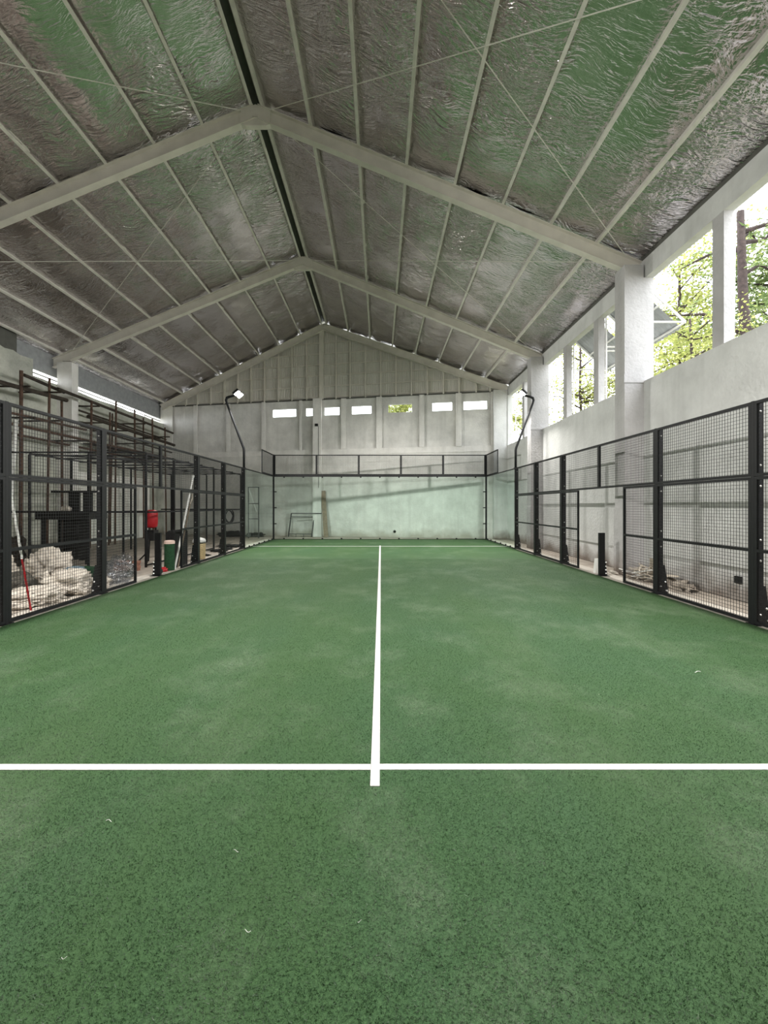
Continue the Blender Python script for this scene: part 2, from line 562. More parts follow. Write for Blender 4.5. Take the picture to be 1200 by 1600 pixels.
vv[:, 2] = np.stack([bx + lx, by + ly, zb + hh], 1)
pm = bpy.data.meshes.new('turf_pile')
pm.vertices.add(n_ * 3); pm.vertices.foreach_set('co', vv.ravel())
pm.loops.add(n_ * 3); pm.loops.foreach_set('vertex_index', np.arange(n_ * 3, dtype=np.int32))
pm.polygons.add(n_); pm.polygons.foreach_set('loop_start', np.arange(0, n_ * 3, 3, dtype=np.int32))
pm.update(calc_edges=True)
pm.materials.append(M['pile'])
po = bpy.data.objects.new('turf_pile', pm); COL.objects.link(po); po.parent = turf; po['kind'] = 'stuff'
for s in (-1, 1):
    k = MB()
    x0, x1 = sorted((s * 4.965, s * 5.42))
    k.box(x0, x1, -0.25, 20.05, -0.012, 0.004)
    kb = k.build('trim_1' if s < 0 else 'trim_2', 'kerb')
    tag(kb, 'pale dusty concrete kerb strip beside the ' + ('left' if s < 0 else 'right') + ' fence', 'kerb', kind='structure')

# ------------------------------------------------------------------ right wall
wr = thing('wall_right', 'grey rendered right wall with tall open windows and whitewashed columns', 'wall', (6.06, 9, 0), kind='structure')
MB().box(6.06, 6.30, -2.1, yw(6.2) - 0.02, 0, 4.46).build('lower_wall', 'wall_r', wr)
MB().box(6.10, 6.30, -2.1, yw(6.2) - 0.02, 6.84, 7.28).build('beam', 'wall_r', wr)
MB().box(6.14, 6.24, -2.1, yw(6.2) - 0.02, 7.28, zr(6.2, 0.36)).build('eave_light_block', 'ridge', wr)  # added dark strip, shuts out the slit of sky above the beam
for y in FR:
    c = MB().box(5.62, 6.06, y - 0.2, y + 0.2, 0, zr(5.62) - 0.17)
    c.box(6.06, 6.29, y - 0.199, y + 0.199, 4.46, 6.84)
    c.box(5.60, 5.64, y - 0.22, y + 0.22, 0, 1.55)
    c.box(5.60, 6.06, y - 0.22, y - 0.19, 4.42, 4.62)
    c.build('column', 'column', wr)
for y in (1.7, 5.7, 7.50, 11.8, 13.8, 17.85):
    MB().box(6.10, 6.28, y - 0.13, y + 0.13, 4.46, 6.84).build('pillar', 'column', wr)
MB().box(5.42, 6.06, 19.95, yw(6.0) - 0.01, 0, 7.1).box(6.06, 6.29, 19.9, yw(6.3) - 0.01, 4.46, 6.84).build('column', 'wall_r', wr)

# ------------------------------------------------------------------ left wall
wl = thing('wall_left', 'old grey green rendered left wall with a ragged top edge', 'wall', (-12.0, 9, 0), kind='structure')


def ragged(y0, y1, z, step, amp, seed):
    rr = random.Random(seed)
    top = []
    y = y0
    while y < y1:
        top.append((y, z + rr.uniform(-amp, amp)))
        y += step * rr.uniform(0.6, 1.4)
    top.append((y1, z))
    return [(y1, 0), (y0, 0)] + top


MB().prism(ragged(-2.1, 14.5, 6.68, 0.35, 0.06, 3), 'x', -12.25, -12.0).build('near_wall_section', 'wall_l', wl)
MB().prism(ragged(14.5, yw(-12.1), 6.12, 0.6, 0.03, 4), 'x', -12.25, -12.0).build('far_wall_section', 'wall_l', wl)
for y in FR:
    MB().box(-12.0, -11.45, y - 0.2, y + 0.14, 0, zr(-11.9) - 0.17).build('column', 'pil', wl)
for k in range(6):                                   # fluted sheets stood along the foot of the wall
    y0 = 16.12 + k * 0.955
    p = MB()
    n = 8
    poly = []
    for i in range(n * 2 + 1):
        poly.append((-11.945 if i % 2 else -11.975, y0 + 0.945 * i / (n * 2)))
    poly += [(-11.998, y0 + 0.945), (-11.998, y0)]
    p.prism(poly, 'z', 0, 2.95)
    p.build('fluted_panel', 'white_panel', wl)

MB().box(-12.2, -12.05, -2.1, 13.9, 6.55, zr(-12.2, 0.30)).build('eave_light_block', 'ridge', wl)  # added board, blocks outdoor light over the near wall top
MB().box(-12.36, -12.28, 13.9, 23.9, 6.46, zr(-12.32, 0.34)).build('eave_light_block', 'roof', wl)  # added board, narrows the sky strip and keeps the eave above dark
MB().box(-12.36, -12.28, 13.9, 23.9, 6.32, 6.345).build('eave_batten', 'ridge', wl)

# ------------------------------------------------------------------ far wall
wf = thing('wall_far', 'far gable wall of grey concrete bays under corrugated cladding', 'wall', (-2.9, 21.8, 0), kind='structure')


def wbox(mb, x0, x1, z0, z1, front, back=0.25):
    return mb.quadbox([(x0, yw(x0) - front, z0), (x1, yw(x1) - front, z0), (x1, yw(x1) + back, z0), (x0, yw(x0) + back, z0),
                       (x0, yw(x0) - front, z1), (x1, yw(x1) - front, z1), (x1, yw(x1) + back, z1), (x0, yw(x0) + back, z1)])


XL, XR = -13.3, 6.28
ZB, ZT = 4.5, 7.1
WZ0, WZ1 = 6.26, 6.71
wins = [(425, 463), (477, 489), (506, 531), (549, 581), (606, 645), (675, 708), (724, 763)]
WX = [(farx(a), farx(b)) for a, b in wins]
wbox(MB(), XL, XR, 0, ZB, 0.0).build('lower_wall', 'wall_f', wf)
up = MB()
wbox(up, XL, XR, ZB, WZ0, -0.07)
wbox(up, XL, XR, WZ1, ZT, -0.07)
edges = [XL] + [v for p in WX for v in p] + [XR]
for i in range(0, len(edges), 2):
    wbox(up, edges[i], edges[i + 1], WZ0, WZ1, -0.07)
up.build('upper_wall', 'wall_f', wf)
for a, b in ((252, 270), (303, 309), (354, 360), (409, 415), (468, 472), (533, 541), (588, 597), (655, 663), (712, 721), (767, 772)):
    wbox(MB(), farx(a), farx(b), ZB, ZT - 0.02, 0.012, -0.06).build('pilaster', 'pil', wf)
wbox(MB(), XL, XR, ZB - 0.28, ZB - 0.001, 0.03, -0.001).build('ledge', 'pil', wf)
wbox(MB(), farx(490), farx(503), 0, ZT, 0.28, -0.001).build('column', 'pil', wf)
wbox(MB(), farx(250), farx(268), 0, ZB - 0.29, 0.06, -0.001).build('column', 'pil', wf)
# gable: corrugated sheets behind studs and rails
studs = [272, 290, 308, 329, 350, 371, 392, 413, 435, 456, 479, 502, 525, 547, 571, 595, 619, 643, 668, 693, 717.5, 744, 766]
SX = [farx(p) for p in studs]
gx = [XL] + SX + [XR]
for a, b in zip(gx[:-1], gx[1:]):
    n = max(2, int((b - a) / 0.045))
    mb = MB()
    o = 0
    for i in range(n + 1):
        x = a + (b - a) * i / n
        d = 0.16 + (0.016 if i % 2 else 0.0)
        zt = max(ZT + 0.02, zr(x, 0.30))
        mb.v += [(x, yw(x) + d, ZT - 0.1), (x, yw(x) + d, zt)]
        if i:
            j = 2 * i
            mb.f.append((j - 2, j, j + 1, j - 1))
    mb.build('cladding_sheet', 'clad', wf)
for i, x in enumerate(SX):
    zt = zr(x, 0.0)
    if zt - ZT > 0.15:
        wd = 0.11 if studs[i] == 502 else 0.035
        wbox(MB(), x - wd, x + wd, ZT, zt, 0.04 if wd > 0.1 else 0.0, 0.15).build('gable_stud', 'steel', wf)
k = 0
while True:
    z = ZT + 0.14 + 0.565 * k
    hw = (RZ - z) / SL - 0.1
    if hw < 0.4: break
    wbox(MB(), max(XL, RX - hw), min(XR, RX + hw), z - 0.022, z + 0.022, -0.10, 0.155).build('gable_rail', 'steel', wf)
    k += 1
wbox(MB(), XL, XR, ZT - 0.02, ZT + 0.05, -0.02, 0.2).build('gable_sill', 'ridge', wf)
for i, (a, b) in enumerate(WX):
    wn = thing('window_%d' % (i + 1), 'small bright high window, number %d from the left in the far wall' % (i + 1), 'window',
               ((a + b) / 2, yw((a + b) / 2), WZ0), kind='structure')
    fr = MB()
    wbox(fr, a, b, WZ0, WZ0 + 0.03, -0.10, 0.15); wbox(fr, a, b, WZ1 - 0.03, WZ1, -0.10, 0.15)
    wbox(fr, a, a + 0.03, WZ0, WZ1, -0.10, 0.15); wbox(fr, b - 0.03, b, WZ0, WZ1, -0.10, 0.15)
    fr.build('window_frame', 'pil', wn)
    wbox(MB(), a + 0.03, b - 0.03, WZ0 + 0.03, WZ1 - 0.03, -0.12, 0.126).build('pane', 'pane', wn)

# near end wall, behind the camera, with the same high windows
wnr = thing('wall_near', 'concrete end wall behind the photographer', 'wall', (-2.9, -2.2, 0), kind='structure')
nb = MB().box(XL, XR, -2.35, -2.11, 0, 6.26)
nb.box(XL, XR, -2.35, -2.11, 6.71, 7.1)
for a in range(8):
    x = XL + a * 2.31
    nb.box(x, x + 1.1, -2.35, -2.11, 6.26, 6.71)
nb.prism([(XL, 7.1), (XR, 7.1), (XR, zr(XR, .3)), (RX, RZ + .3), (XL, zr(XL, .3))], 'y', -2.3, -2.15)
nb.build('end_wall', 'wall_f', wnr)

# ------------------------------------------------------------------ roof
ce = thing('ceiling', 'pitched roof lined with crinkled silver foil between pale steel purlins', 'ceiling', (RX, 9, RZ), kind='structure')
CA = math.atan(SL)
NR = [0.15, 1.28, 2.40, 3.52, 4.64, 5.76, 6.88, 7.96]
NL = NR + [9.06]
FO = 0.315                              # foil above rafter centre line


def spt(s, o, up, y):
    """Point on a roof slope: o horizontal from the ridge, up measured vertically from the rafter line."""
    return (RX + s * o, y, RZ - SL * o + up)


for s, offs, last in ((1, NR, 9.16), (-1, NL, 9.5)):
    for o in offs:
        x = RX + s * o
        y0, y1 = -2.1, yw(x) + 0.1
        mb = MB()
        p0, p1 = Vector(spt(s, o, 0.245, y0)), Vector(spt(s, o, 0.245, y1))
        nrm = Vector((s * math.sin(CA), 0, math.cos(CA)))
        mb.beam(p0, p1, 0.012, 0.15, nrm)                          # web
        fs = 1 if s > 0 else -1
        mb.beam(p0, p1, 0.065, 0.012, nrm, (0.027, -0.072))
        mb.beam(p0, p1, 0.065, 0.012, nrm, (0.027, 0.072))
        mb.beam(p0, p1, 0.008, 0.022, nrm, (0.056, -0.058))
        mb.build('purlin', 'galv', ce)
    allo = offs + [last]
    # foil sheets: one per purlin gap and roof bay, sagging and creased
    for gi in range(len(allo) - 1):
        oa, ob_ = allo[gi], allo[gi + 1]
        for bi in range(4):
            ya = FR[bi]
            nu, nv = 10, 44
            mb = MB()
            sd = R.uniform(0, 100)
            sag = R.uniform(0.02, 0.055)
            for j in range(nv + 1):
                for i in range(nu + 1):
                    u = i / nu
                    o = oa + (ob_ - oa) * u
                    x = RX + s * o
                    yb = FR[bi + 1] if bi < 3 else yw(x) + 0.12
                    y = ya + (yb - ya) * j / nv
                    env = math.sin(math.pi * u)
                    h = -sag * env
                    nzv = noise.noise(Vector((o * 1.6 + sd, y * 2.6, s * 3.0))) + 0.5 * noise.noise(Vector((o * 3 + sd, y * 6.0, 7.0)))
                    h += 0.030 * nzv * (0.25 + 0.75 * env)
                    mb.v.append(spt(s, o, FO + h, y))
            for j in range(nv):
                for i in range(nu):
                    a = j * (nu + 1) + i
                    q = (a, a + 1, a + nu + 2, a + nu + 1)
                    mb.f.append(q if s < 0 else q[::-1])
            mb.smooth = True
            mb.build('foil_sheet', 'foil', ce)
    # outer roof sheet over this slope
    mb = MB()
    xa, xb = RX, RX + s * last
    mb.v = [(xa, -2.5, RZ + 0.46), (xb, -2.5, zr(xb) + 0.46), (xb, yw(xb) + 0.7, zr(xb) + 0.46), (xa, yw(xa) + 0.7, RZ + 0.46),
            (xa, -2.5, RZ + 0.50), (xb, -2.5, zr(xb) + 0.50), (xb, yw(xb) + 0.7, zr(xb) + 0.50), (xa, yw(xa) + 0.7, RZ + 0.50)]
    mb.f = [(0, 1, 2, 3), (7, 6, 5, 4), (0, 4, 5, 1), (1, 5, 6, 2), (2, 6, 7, 3), (3, 7, 4, 0)]
    mb.build('roof_sheet', 'roof', ce)
rc = MB()
rc.prism([(RX - 0.17, zr(RX - 0.17, 0.33)), (RX, RZ + 0.38), (RX + 0.17, zr(RX + 0.17, 0.33)), (RX + 0.17, zr(RX + 0.17, 0.36)), (RX, RZ + 0.42), (RX - 0.17, zr(RX - 0.17, 0.36))], 'y', -2.1, yw(RX) + 0.1)
rc.build('ridge_cap', 'ridge', ce)
# diagonal bracing rods
for bi in range(3):
    for s, e in ((1, 8.6), (-1, 8.6)):
        for (ya, yb) in ((FR[bi], FR[bi + 1]), (FR[bi + 1], FR[bi])):
            yo = 0.12 if yb > ya else -0.12
            MB().tube([spt(s, 0.35, 0.10, ya + yo), spt(s, e, 0.10, yb - yo)], 0.009, 5).build('brace_rod', 'galv', ce)

frame_label = ['pale steel roof frame behind the photographer', 'pale steel roof frame overhead above the picture edge',
               'pale steel roof frame crossing nearest overhead, its ridge joint in view', 'pale steel roof frame midway down the hall',
               'pale steel roof frame along the head of the far gable wall']


def rafter(mb, p0, p1):
    d = (Vector(p1) - Vector(p0))
    sgn = 1 if d.x > 0 else -1
    nrm = Vector((sgn * math.sin(CA), 0, math.cos(CA)))
    mb.beam(p0, p1, 0.016, 0.30, nrm)
    mb.beam(p0, p1, 0.17, 0.018, nrm, (0, -0.15))
    mb.beam(p0, p1, 0.17, 0.018, nrm, (0, 0.15))
    return mb


for i in range(5):
    gy = (lambda x: yw(x) - 0.11) if i == 4 else (lambda x, y=FR[i % 4]: y)
    f = thing('roof_frame', frame_label[i], 'roof frame', (RX, gy(RX), RZ), 'roof frames')
    xr, xl = 6.05, -12.75 if i < 4 else -12.1
    rafter(MB(), (RX, gy(RX), RZ), (xr, gy(xr), zr(xr))).build('rafter', 'steel', f)
    rafter(MB(), (RX, gy(RX), RZ), (xl, gy(xl), zr(xl))).build('rafter', 'steel', f)
    g = MB()
    if i < 4:
        y = FR[i]
        hw = 0.34
        g.prism([(RX - hw, zr(RX - hw, -0.17)), (RX - hw * 0.7, zr(RX - hw, -0.20)), (RX + hw * 0.7, zr(RX + hw, -0.20)), (RX + hw, zr(RX + hw, -0.17)),
                 (RX + hw, zr(RX + hw, 0.15)), (RX, RZ + 0.15), (RX - hw, zr(RX - hw, 0.15))], 'y', y - 0.06, y + 0.06)
        g.build('ridge_joint', 'steel', f)
        for sx in (5.84, -11.7):
            MB().box(sx - 0.16, sx + 0.16, y - 0.13, y + 0.13, zr(sx) - 0.185, zr(sx) - 0.165).build('bearing_plate', 'steel', f)

# ------------------------------------------------------------------ court enclosure
WIRE_CACHE = {}


def wire_mesh(ly, lz, plane):
    """A 50 mm square grid of wires, ly by lz, in the y-z or x-z plane, from the corner at the origin."""
    key = (round(ly, 3), round(lz, 3), plane)
    if key in WIRE_CACHE: return WIRE_CACHE[key]
    mb = MB()
    r = 0.0021

    def bar(a, b, c, d, off):
        # a..b along the run, c..d upward
        if plane == 'y': mb.box(off - r, off + r, a, b, c, d)
        else: mb.box(a, b, off - r, off + r, c, d)
    n = int(round(ly / 0.05))
    for i in range(1, n):
        a = ly * i / n
        bar(a - r, a + r, 0, lz, 0.0)
    n = int(round(lz / 0.05))
    for i in range(1, n):
        a = lz * i / n
        bar(0, ly, a - r, a + r, r * 2)
    me = mb.mesh('wire_mesh')
    WIRE_CACHE[key] = me
    return me


def mesh_panel(par, X, y0, y1, z0, z1, mid=None, t=0.04):
    f = MB()
    h = t / 2
    f.box(X - h, X + h, y0, y1, z0, z0 + t).box(X - h, X + h, y0, y1, z1 - t, z1)
    f.box(X - h, X + h, y0, y0 + t, z0 + t, z1 - t).box(X - h, X + h, y1 - t, y1, z0 + t, z1 - t)
    if mid: f.box(X - h, X + h, y0 + t, y1 - t, mid - h, mid + h)
    p = f.build('mesh_panel', 'black', par)
    wm = inst('wire_mesh', wire_mesh(y1 - y0, z1 - z0, 'y'), 'wire', p, (0, 0, 0))
    wm.location = Vector((X, y0, z0)) - wloc(par)
    wm['kind'] = 'stuff'
    return p


def mesh_panel_x(par, Y, x0, x1, z0, z1, t=0.04):
    f = MB()
    h = t / 2
    f.box(x0, x1, Y - h, Y + h, z0, z0 + t).box(x0, x1, Y - h, Y + h, z1 - t, z1)
    f.box(x0, x0 + t, Y - h, Y + h, z0 + t, z1 - t).box(x1 - t, x1, Y - h, Y + h, z0 + t, z1 - t)
    p = f.build('mesh_panel', 'black', par)
    wm = inst('wire_mesh', wire_mesh(x1 - x0, z1 - z0, 'x'), 'wire', p, (0, 0, 0))
    wm.location = Vector((x0, Y, z0)) - wloc(par)
    wm['kind'] = 'stuff'
    return p


bolt_me = MB().lathe([(0.014, 0), (0.014, 0.008), (0.008, 0.014)], n=8).mesh('bolt')
bolt_big = MB().lathe([(0.018, 0), (0.018, 0.010), (0.010, 0.018)], n=8).mesh('bolt')


def court_post(par, s, y, h=3.0, gus=0.52):
    x0, x1 = sorted((s * 5.0, s * 5.13))
    p = MB().box(x0, x1, y - 0.024, y + 0.024, 0, h).build('post', 'black', par)
    g = MB()
    a, b = s * 5.13, s * 5.22
    for yy in (y - 0.02, y + 0.008):
        g.prism([(a, 0.012), (b, 0.012), (b, 0.10), (a + s * 0.035, gus), (a, gus)], 'y', yy, yy + 0.012)
    xa, xb = sorted((s * 4.985, s * 5.23))
    g.box(xa, xb, y - 0.09, y + 0.09, 0, 0.012)
    g.build('foot_bracket', 'black', par)
    for z in ((0.14, 0.86, 1.14, 1.86, 2.14, 2.86) if h > 2 else (0.2, 0.7)):
        bo = inst('bolt', bolt_me, 'bolt', p, (0, 0, 0), (math.pi / 2, 0, 0))
        bo.location = Vector((s * 5.085, y - 0.024, z)) - wloc(par)
    for z in (0.06, 0.22):
        bo = inst('bolt', bolt_big, 'bolt', p, (0, 0, 0), (math.pi / 2, 0, 0))
        bo.location = Vector((s * (5.195 if z < 0.1 else 5.17), y - 0.02, z)) - wloc(par)
    return p


PY = [3.55, 5.55, 7.55, 11.55, 13.55, 15.55]
for s, side in ((-1, 'left'), (1, 'right')):
    fn = thing('court_fence', 'black welded mesh fence with a gate gap along the %s side of the court' % side, 'fence', (s * 5.0, 9.55, 0), 'court side fences')
    for y in PY: court_post(fn, s, y)
    X = s * 5.02
    for a, b in ((3.55, 5.55), (5.55, 7.55), (11.55, 13.55), (13.55, 15.55)):
        mesh_panel(fn, X, a + 0.026, b - 0.026, 0.02, 1.985, 1.0)
        mesh_panel(fn, X, a + 0.026, b - 0.026, 1.99, 2.995)
    mesh_panel(fn, X, 7.576, 8.57, 0.02, 1.985, 1.0)
    mesh_panel(fn, X, 10.55, 11.524, 0.02, 1.985, 1.0)
    mesh_panel(fn, X, 7.576, 9.548, 1.99, 2.995)
    mesh_panel(fn, X, 9.552, 11.524, 1.99, 2.995)
    # net post in the gate gap
    npst = thing('net_post', 'short black steel net post standing in the %s gate gap' % side, 'post', (s * 5.05, 9.5, 0), 'net posts')
    MB().box(*sorted((s * 4.985, s * 5.115)), 9.47, 9.53, 0.012, 0.98).build('plate', 'black', npst)
    g = MB()
    g.prism([(s * 5.115, 0.012), (s * 5.17, 0.012), (s * 5.13, 0.34), (s * 5.115, 0.34)], 'y', 9.475, 9.525)
    g.box(*sorted((s * 4.97, s * 5.2)), 9.41, 9.59, 0, 0.012)
    g.build('foot_bracket', 'black', npst)
    for z in (0.06, 0.14, 0.22, 0.31):
        inst('bolt', bolt_big, 'bolt', npst, (s * 5.135, 9.47, z), (math.pi / 2, 0, 0))

# back glass wall
bw = thing('glass_back_wall', 'green tinted glass back wall of the court with mesh strip on top', 'glass wall', (0, 19.75, 0))
for i in range(5):
    x0 = -4.96 + i * 1.984
    MB().box(x0 + 0.004, x0 + 1.98, 19.744, 19.756, 0.03, 2.95).build('glass_panel', 'glass', bw)
    mesh_panel_x(bw, 19.75, x0 + 0.002, x0 + 1.982, 3.04, 3.99)
MB().box(-5.04, 5.04, 19.72, 19.78, 2.955, 3.035).build('rail', 'black', bw)
MB().box(-4.96, 4.96, 19.735, 19.765, -0.005, 0.03).build('base_rail', 'black', bw)
for s in (-1, 1):
    MB().box(*sorted((s * 4.965, s * 5.035)), 19.715, 19.785, 0, 4.0).build('corner_post', 'black', bw)
clip = MB().cbox((0, 0, 0), (0.07, 0.04, 0.06)).mesh('clip')
for i in range(11):
    x = -4.5 + i * 0.9
    inst('clip', clip, 'black', bw, (x, 19.73, 0.05))
    inst('clip', clip, 'black', bw, (x, 19.73, 2.935))
for s in (-1, 1):
    for z in (0.75, 1.5, 2.25):
        inst('clip', clip, 'black', bw, (s * 4.92, 19.73, z), scale=(2.0, 1, 0.8))
for s, side in ((-1, 'left'), (1, 'right')):
    sg = thing('glass_side_wall', 'green tinted glass side wall at the far %s corner of the court' % side, 'glass wall', (s * 5.0, 17.7, 0), 'court side glass')
    X = s * 5.0
    for a, b in ((15.60, 17.69), (17.70, 19.70)):
        MB().box(X - 0.006, X + 0.006, a, b, 0.03, 2.95).build('glass_panel', 'glass', sg)
    MB().box(X - 0.02, X + 0.02, 15.59, 19.71, 2.95, 2.985).build('rail', 'black', sg)
    MB().box(X - 0.02, X + 0.02, 15.60, 19.70, -0.005, 0.03).build('base_rail', 'black', sg)
    mesh_panel(sg, X, 17.78, 19.70, 2.99, 3.99)
    for y in (16.0, 16.6, 17.3, 18.1, 18.8, 19.4):
        inst('clip', clip, 'black', sg, (X - s * 0.02, y, 0.05), scale=(0.5, 1.6, 1))

# floodlights on the fence posts
lens_me = MB().cbox((0, 0, 0), (0.20, 0.17, 0.008)).mesh('lens')


def floodlight(s, y, label):
    t = thing('court_floodlight', label, 'floodlight', (s * 5.04, y, 3.0), 'court floodlights')
    X = s * 5.04
    yt = y - 0.15
    pts = [(X, y, 3.0), (X, y, 3.66), (X + s * 0.015, y, 3.74), (X + s * 0.58, yt, 5.36), (X + s * 0.61, yt, 5.47), (X + s * 0.58, yt, 5.56), (X + s * 0.48, yt, 5.60), (X + s * 0.30, yt, 5.64)]
    m = MB().tube(pts, [0.045, 0.045, 0.045, 0.04, 0.045, 0.05, 0.045, 0.04], 10)
    m.smooth = True
    m.build('pole', 'black', t)
    MB().box(X - 0.06, X + 0.06, y - 0.06, y + 0.06, 3.0, 3.02).build('base_plate', 'black', t)
    tilt = s * -0.74
    for k, (dx, dy) in enumerate(((0.24, -0.17), (0.24, 0.17))):
        cx, cy, cz = X + s * (dx - 0.10), yt + dy, 5.68
        hb = MB().cbox((0, 0, 0.045), (0.25, 0.22, 0.08))
        for q in range(6):
            hb.cbox((-0.10 + q * 0.04, 0, 0.10), (0.010, 0.20, 0.04))
        ob = hb.build('lamp_housing', 'black')
        ob.parent = t
        ob.location = Vector((cx, cy, cz)) - wloc(t)
        ob.rotation_euler = (-0.10 if y > 9 else 0.25, -tilt, 0)
        ln = bpy.data.objects.new('lens', lens_me)
        if not lens_me.materials: lens_me.materials.append(M['lens'])
        COL.objects.link(ln); ln.parent = ob
        ld = bpy.data.lights.new('floodlight_lamp', 'AREA')
        ld.shape = 'RECTANGLE'; ld.size = 0.20; ld.size_y = 0.17; ld.spread = math.radians(150)
        ld.energy = LAMP_W; ld.color = (1.0, 0.97, 0.91)
        lo = bpy.data.objects.new('floodlight_lamp', ld)
        COL.objects.link(lo); lo.parent = ob
        lo.location = (0, 0, -0.02)
    MB().beam((X + s * 0.18, yt - 0.22, 5.70), (X + s * 0.18, yt + 0.22, 5.70), 0.05, 0.05).build('lamp_bracket', 'black', t)


for s, side in ((-1, 'left'), (1, 'right')):
    floodlight(s, 15.55, 'lit twin floodlight on a bent black pole above the far %s fence' % side)
    floodlight(s, 3.55, 'lit twin floodlight on a bent pole on the near %s fence beyond the picture edge' % side)

# ------------------------------------------------------------------ steel room frame behind the left fence
rf = thing('steel_room_frame', 'open frame of thin black square steel tubes behind the left fence', 'steel frame', (-7.6, 14.5, 0))
FX, FY = (-9.14, -7.6, -6.1), (10.9, 12.4, 15.4, 18.4)
TZ = 2.93
for x in FX:
    for y in FY:
        MB().box(x - 0.024, x + 0.024, y - 0.024, y + 0.024, -0.012, TZ).build('post', 'black', rf)
    MB().box(x - 0.02, x + 0.02, FY[0], FY[-1], TZ, TZ + 0.04).build('top_rail', 'black', rf)
for y in (10.9, 11.65, 12.4, 13.4, 14.4, 15.4, 16.4, 17.4, 18.4):
    MB().box(-9.6, -6.1, y - 0.02, y + 0.02, TZ + 0.04, TZ + 0.08).build('cross_rail', 'black', rf)
MB().box(-9.6, -6.07, 10.86, 10.90, 1.41, 1.46).build('mid_rail', 'black', rf)
MB().box(-6.07, -6.03, 10.9, 18.4, 1.41, 1.45).build('mid_rail', 'black', rf)
MB().box(-9.6, -6.07, 18.4, 18.44, 1.41, 1.46).build('mid_rail', 'black', rf)
MB().box(-7.6, -6.1, 12.38, 12.42, 1.41, 1.45).build('mid_rail', 'black', rf)
MB().box(-6.12, -6.08, 10.9, 12.4, 0.02, 0.06).build('bottom_rail', 'black', rf)
MB().box(-6.12, -6.08, 12.4, 15.4, 0.02, 0.06).build('bottom_rail', 'black', rf)
MB().box(-9.14, -7.6, 10.87, 10.9, 0.55, 0.58).build('bottom_rail', 'black', rf)
MB().beam((-6.5, 10.9, 2.93), (-6.1, 10.9, 2.62), 0.03, 0.03).build('corner_brace', 'black', rf)
MB().beam((-6.45, 10.9, 0.0), (-6.1, 10.9, 0.35), 0.03, 0.03).build('corner_brace', 'black', rf)
MB().beam((-7.6, 11.65, 2.95), (-6.1, 15.4, 2.95), 0.03, 0.03).build('roof_brace', 'black', rf)
MB().beam((-9.14, 10.9, 2.95), (-6.1, 13.4, 2.95), 0.03, 0.03).build('roof_brace', 'black', rf)
df = thing('door_frame', 'narrow black door frame with a diagonal brace seen through the far left glass', 'steel frame', (-6.2, 20.6, 0))
for x in (-6.45, -5.95):
    MB().box(x - 0.025, x + 0.025, 20.6, 20.65, -0.012, 2.5).build('post', 'grey_metal', df)
for z in (0.1, 0.95, 1.7, 2.5):
    MB().box(-6.475, -5.925, 20.6, 20.65, z - 0.02, z + 0.02).build('rail', 'grey_metal', df)
MB().beam((-6.45, 20.62, 2.45), (-6.05, 20.62, 1.3), 0.03, 0.03).build('diagonal_brace', 'white_steel', df)

# ------------------------------------------------------------------ scaffold on the left wall
sf = thing('wall_scaffold', 'rusty pole scaffold with dark timber ledgers along the left wall', 'scaffold', (-11.2, 16, 0))
for x, y, z, r in ((-11.0, 12.84, 5.74, 0.05), (-11.0, 13.95, 5.85, 0.04), (-11.0, 16.0, 5.6, 0.04), (-11.0, 17.1, 5.4, 0.035), (-11.0, 17.5, 5.95, 0.04), (-11.1, 19.0, 5.95, 0.04), (-11.0, 20.3, 5.8, 0.04),
                   (-11.35, 14.95, 5.35, 0.04), (-11.6, 18.2, 5.6, 0.035), (-11.6, 20.6, 5.9, 0.035), (-11.0, 21.5, 5.6, 0.035)):
    dx = R.uniform(-0.04, 0.04); dy = R.uniform(-0.12, 0.12)
    MB().tube([(x + dx, y + dy, -0.012), (x, y, z)], r, 7).build('upright', 'rust', sf)
for a, b, r, mt in (((-11.06, 9.0, 5.05), (-11.06, 14.8, 5.32), 0.07, 'darkwood'), ((-11.3, 13.3, 5.75), (-11.3, 15.0, 5.65), 0.055, 'darkwood'),
                    ((-11.08, 14.4, 5.62), (-11.08, 22.5, 5.48), 0.055, 'darkwood'), ((-11.06, 15.9, 4.98), (-11.06, 22.6, 4.85), 0.075, 'darkwood'),
                    ((-10.94, 9.0, 4.28), (-10.94, 15.6, 4.42), 0.045, 'rust'), ((-10.92, 10.5, 4.02), (-10.92, 22.4, 4.05), 0.045, 'rust'),
                    ((-11.2, 15.7, 4.6), (-11.2, 22.6, 4.45), 0.04, 'darkwood'), ((-11.5, 15.6, 5.25), (-11.5, 22.6, 5.15), 0.04, 'darkwood'), ((-11.55, 9, 3.9), (-11.55, 22.4, 3.8), 0.04, 'rust')):
    MB().tube([a, b], r, 7).build('ledger', mt, sf)
for y, z in ((12.8, 5.25), (13.9, 5.36), (13.9, 4.4), (16.0, 5.4), (16.0, 4.75), (17.5, 4.72), (17.5, 3.9), (19.0, 5.3), (19.0, 4.4), (20.3, 4.85), (20.3, 4.0), (12.8, 4.3), (15.2, 3.95), (21.4, 5.1)):
    MB().tube([(-11.98, y, z), (-10.55 + R.uniform(-0.2, 0.1), y + 0.05, z + R.uniform(-0.03, 0.03))], 0.032, 6).build('transom', 'darkwood', sf)
for y in (16.8, 18.6, 20.6):
    MB().box(-11.9, -11.1, y, y + 1.6, 4.07, 4.11).build('deck_plank', 'darkwood', sf)
ps = thing('white_pipe_section', 'pale grey plastic pipe standing at the left wall', 'pipe', (-9.75, 10.9, 0))
ps_m = MB().tube([(-10.62, 11.9, -0.012), (-10.40, 11.95, 4.05)], 0.055, 10); ps_m.smooth = True
ps_m.build('tube', 'white', ps)


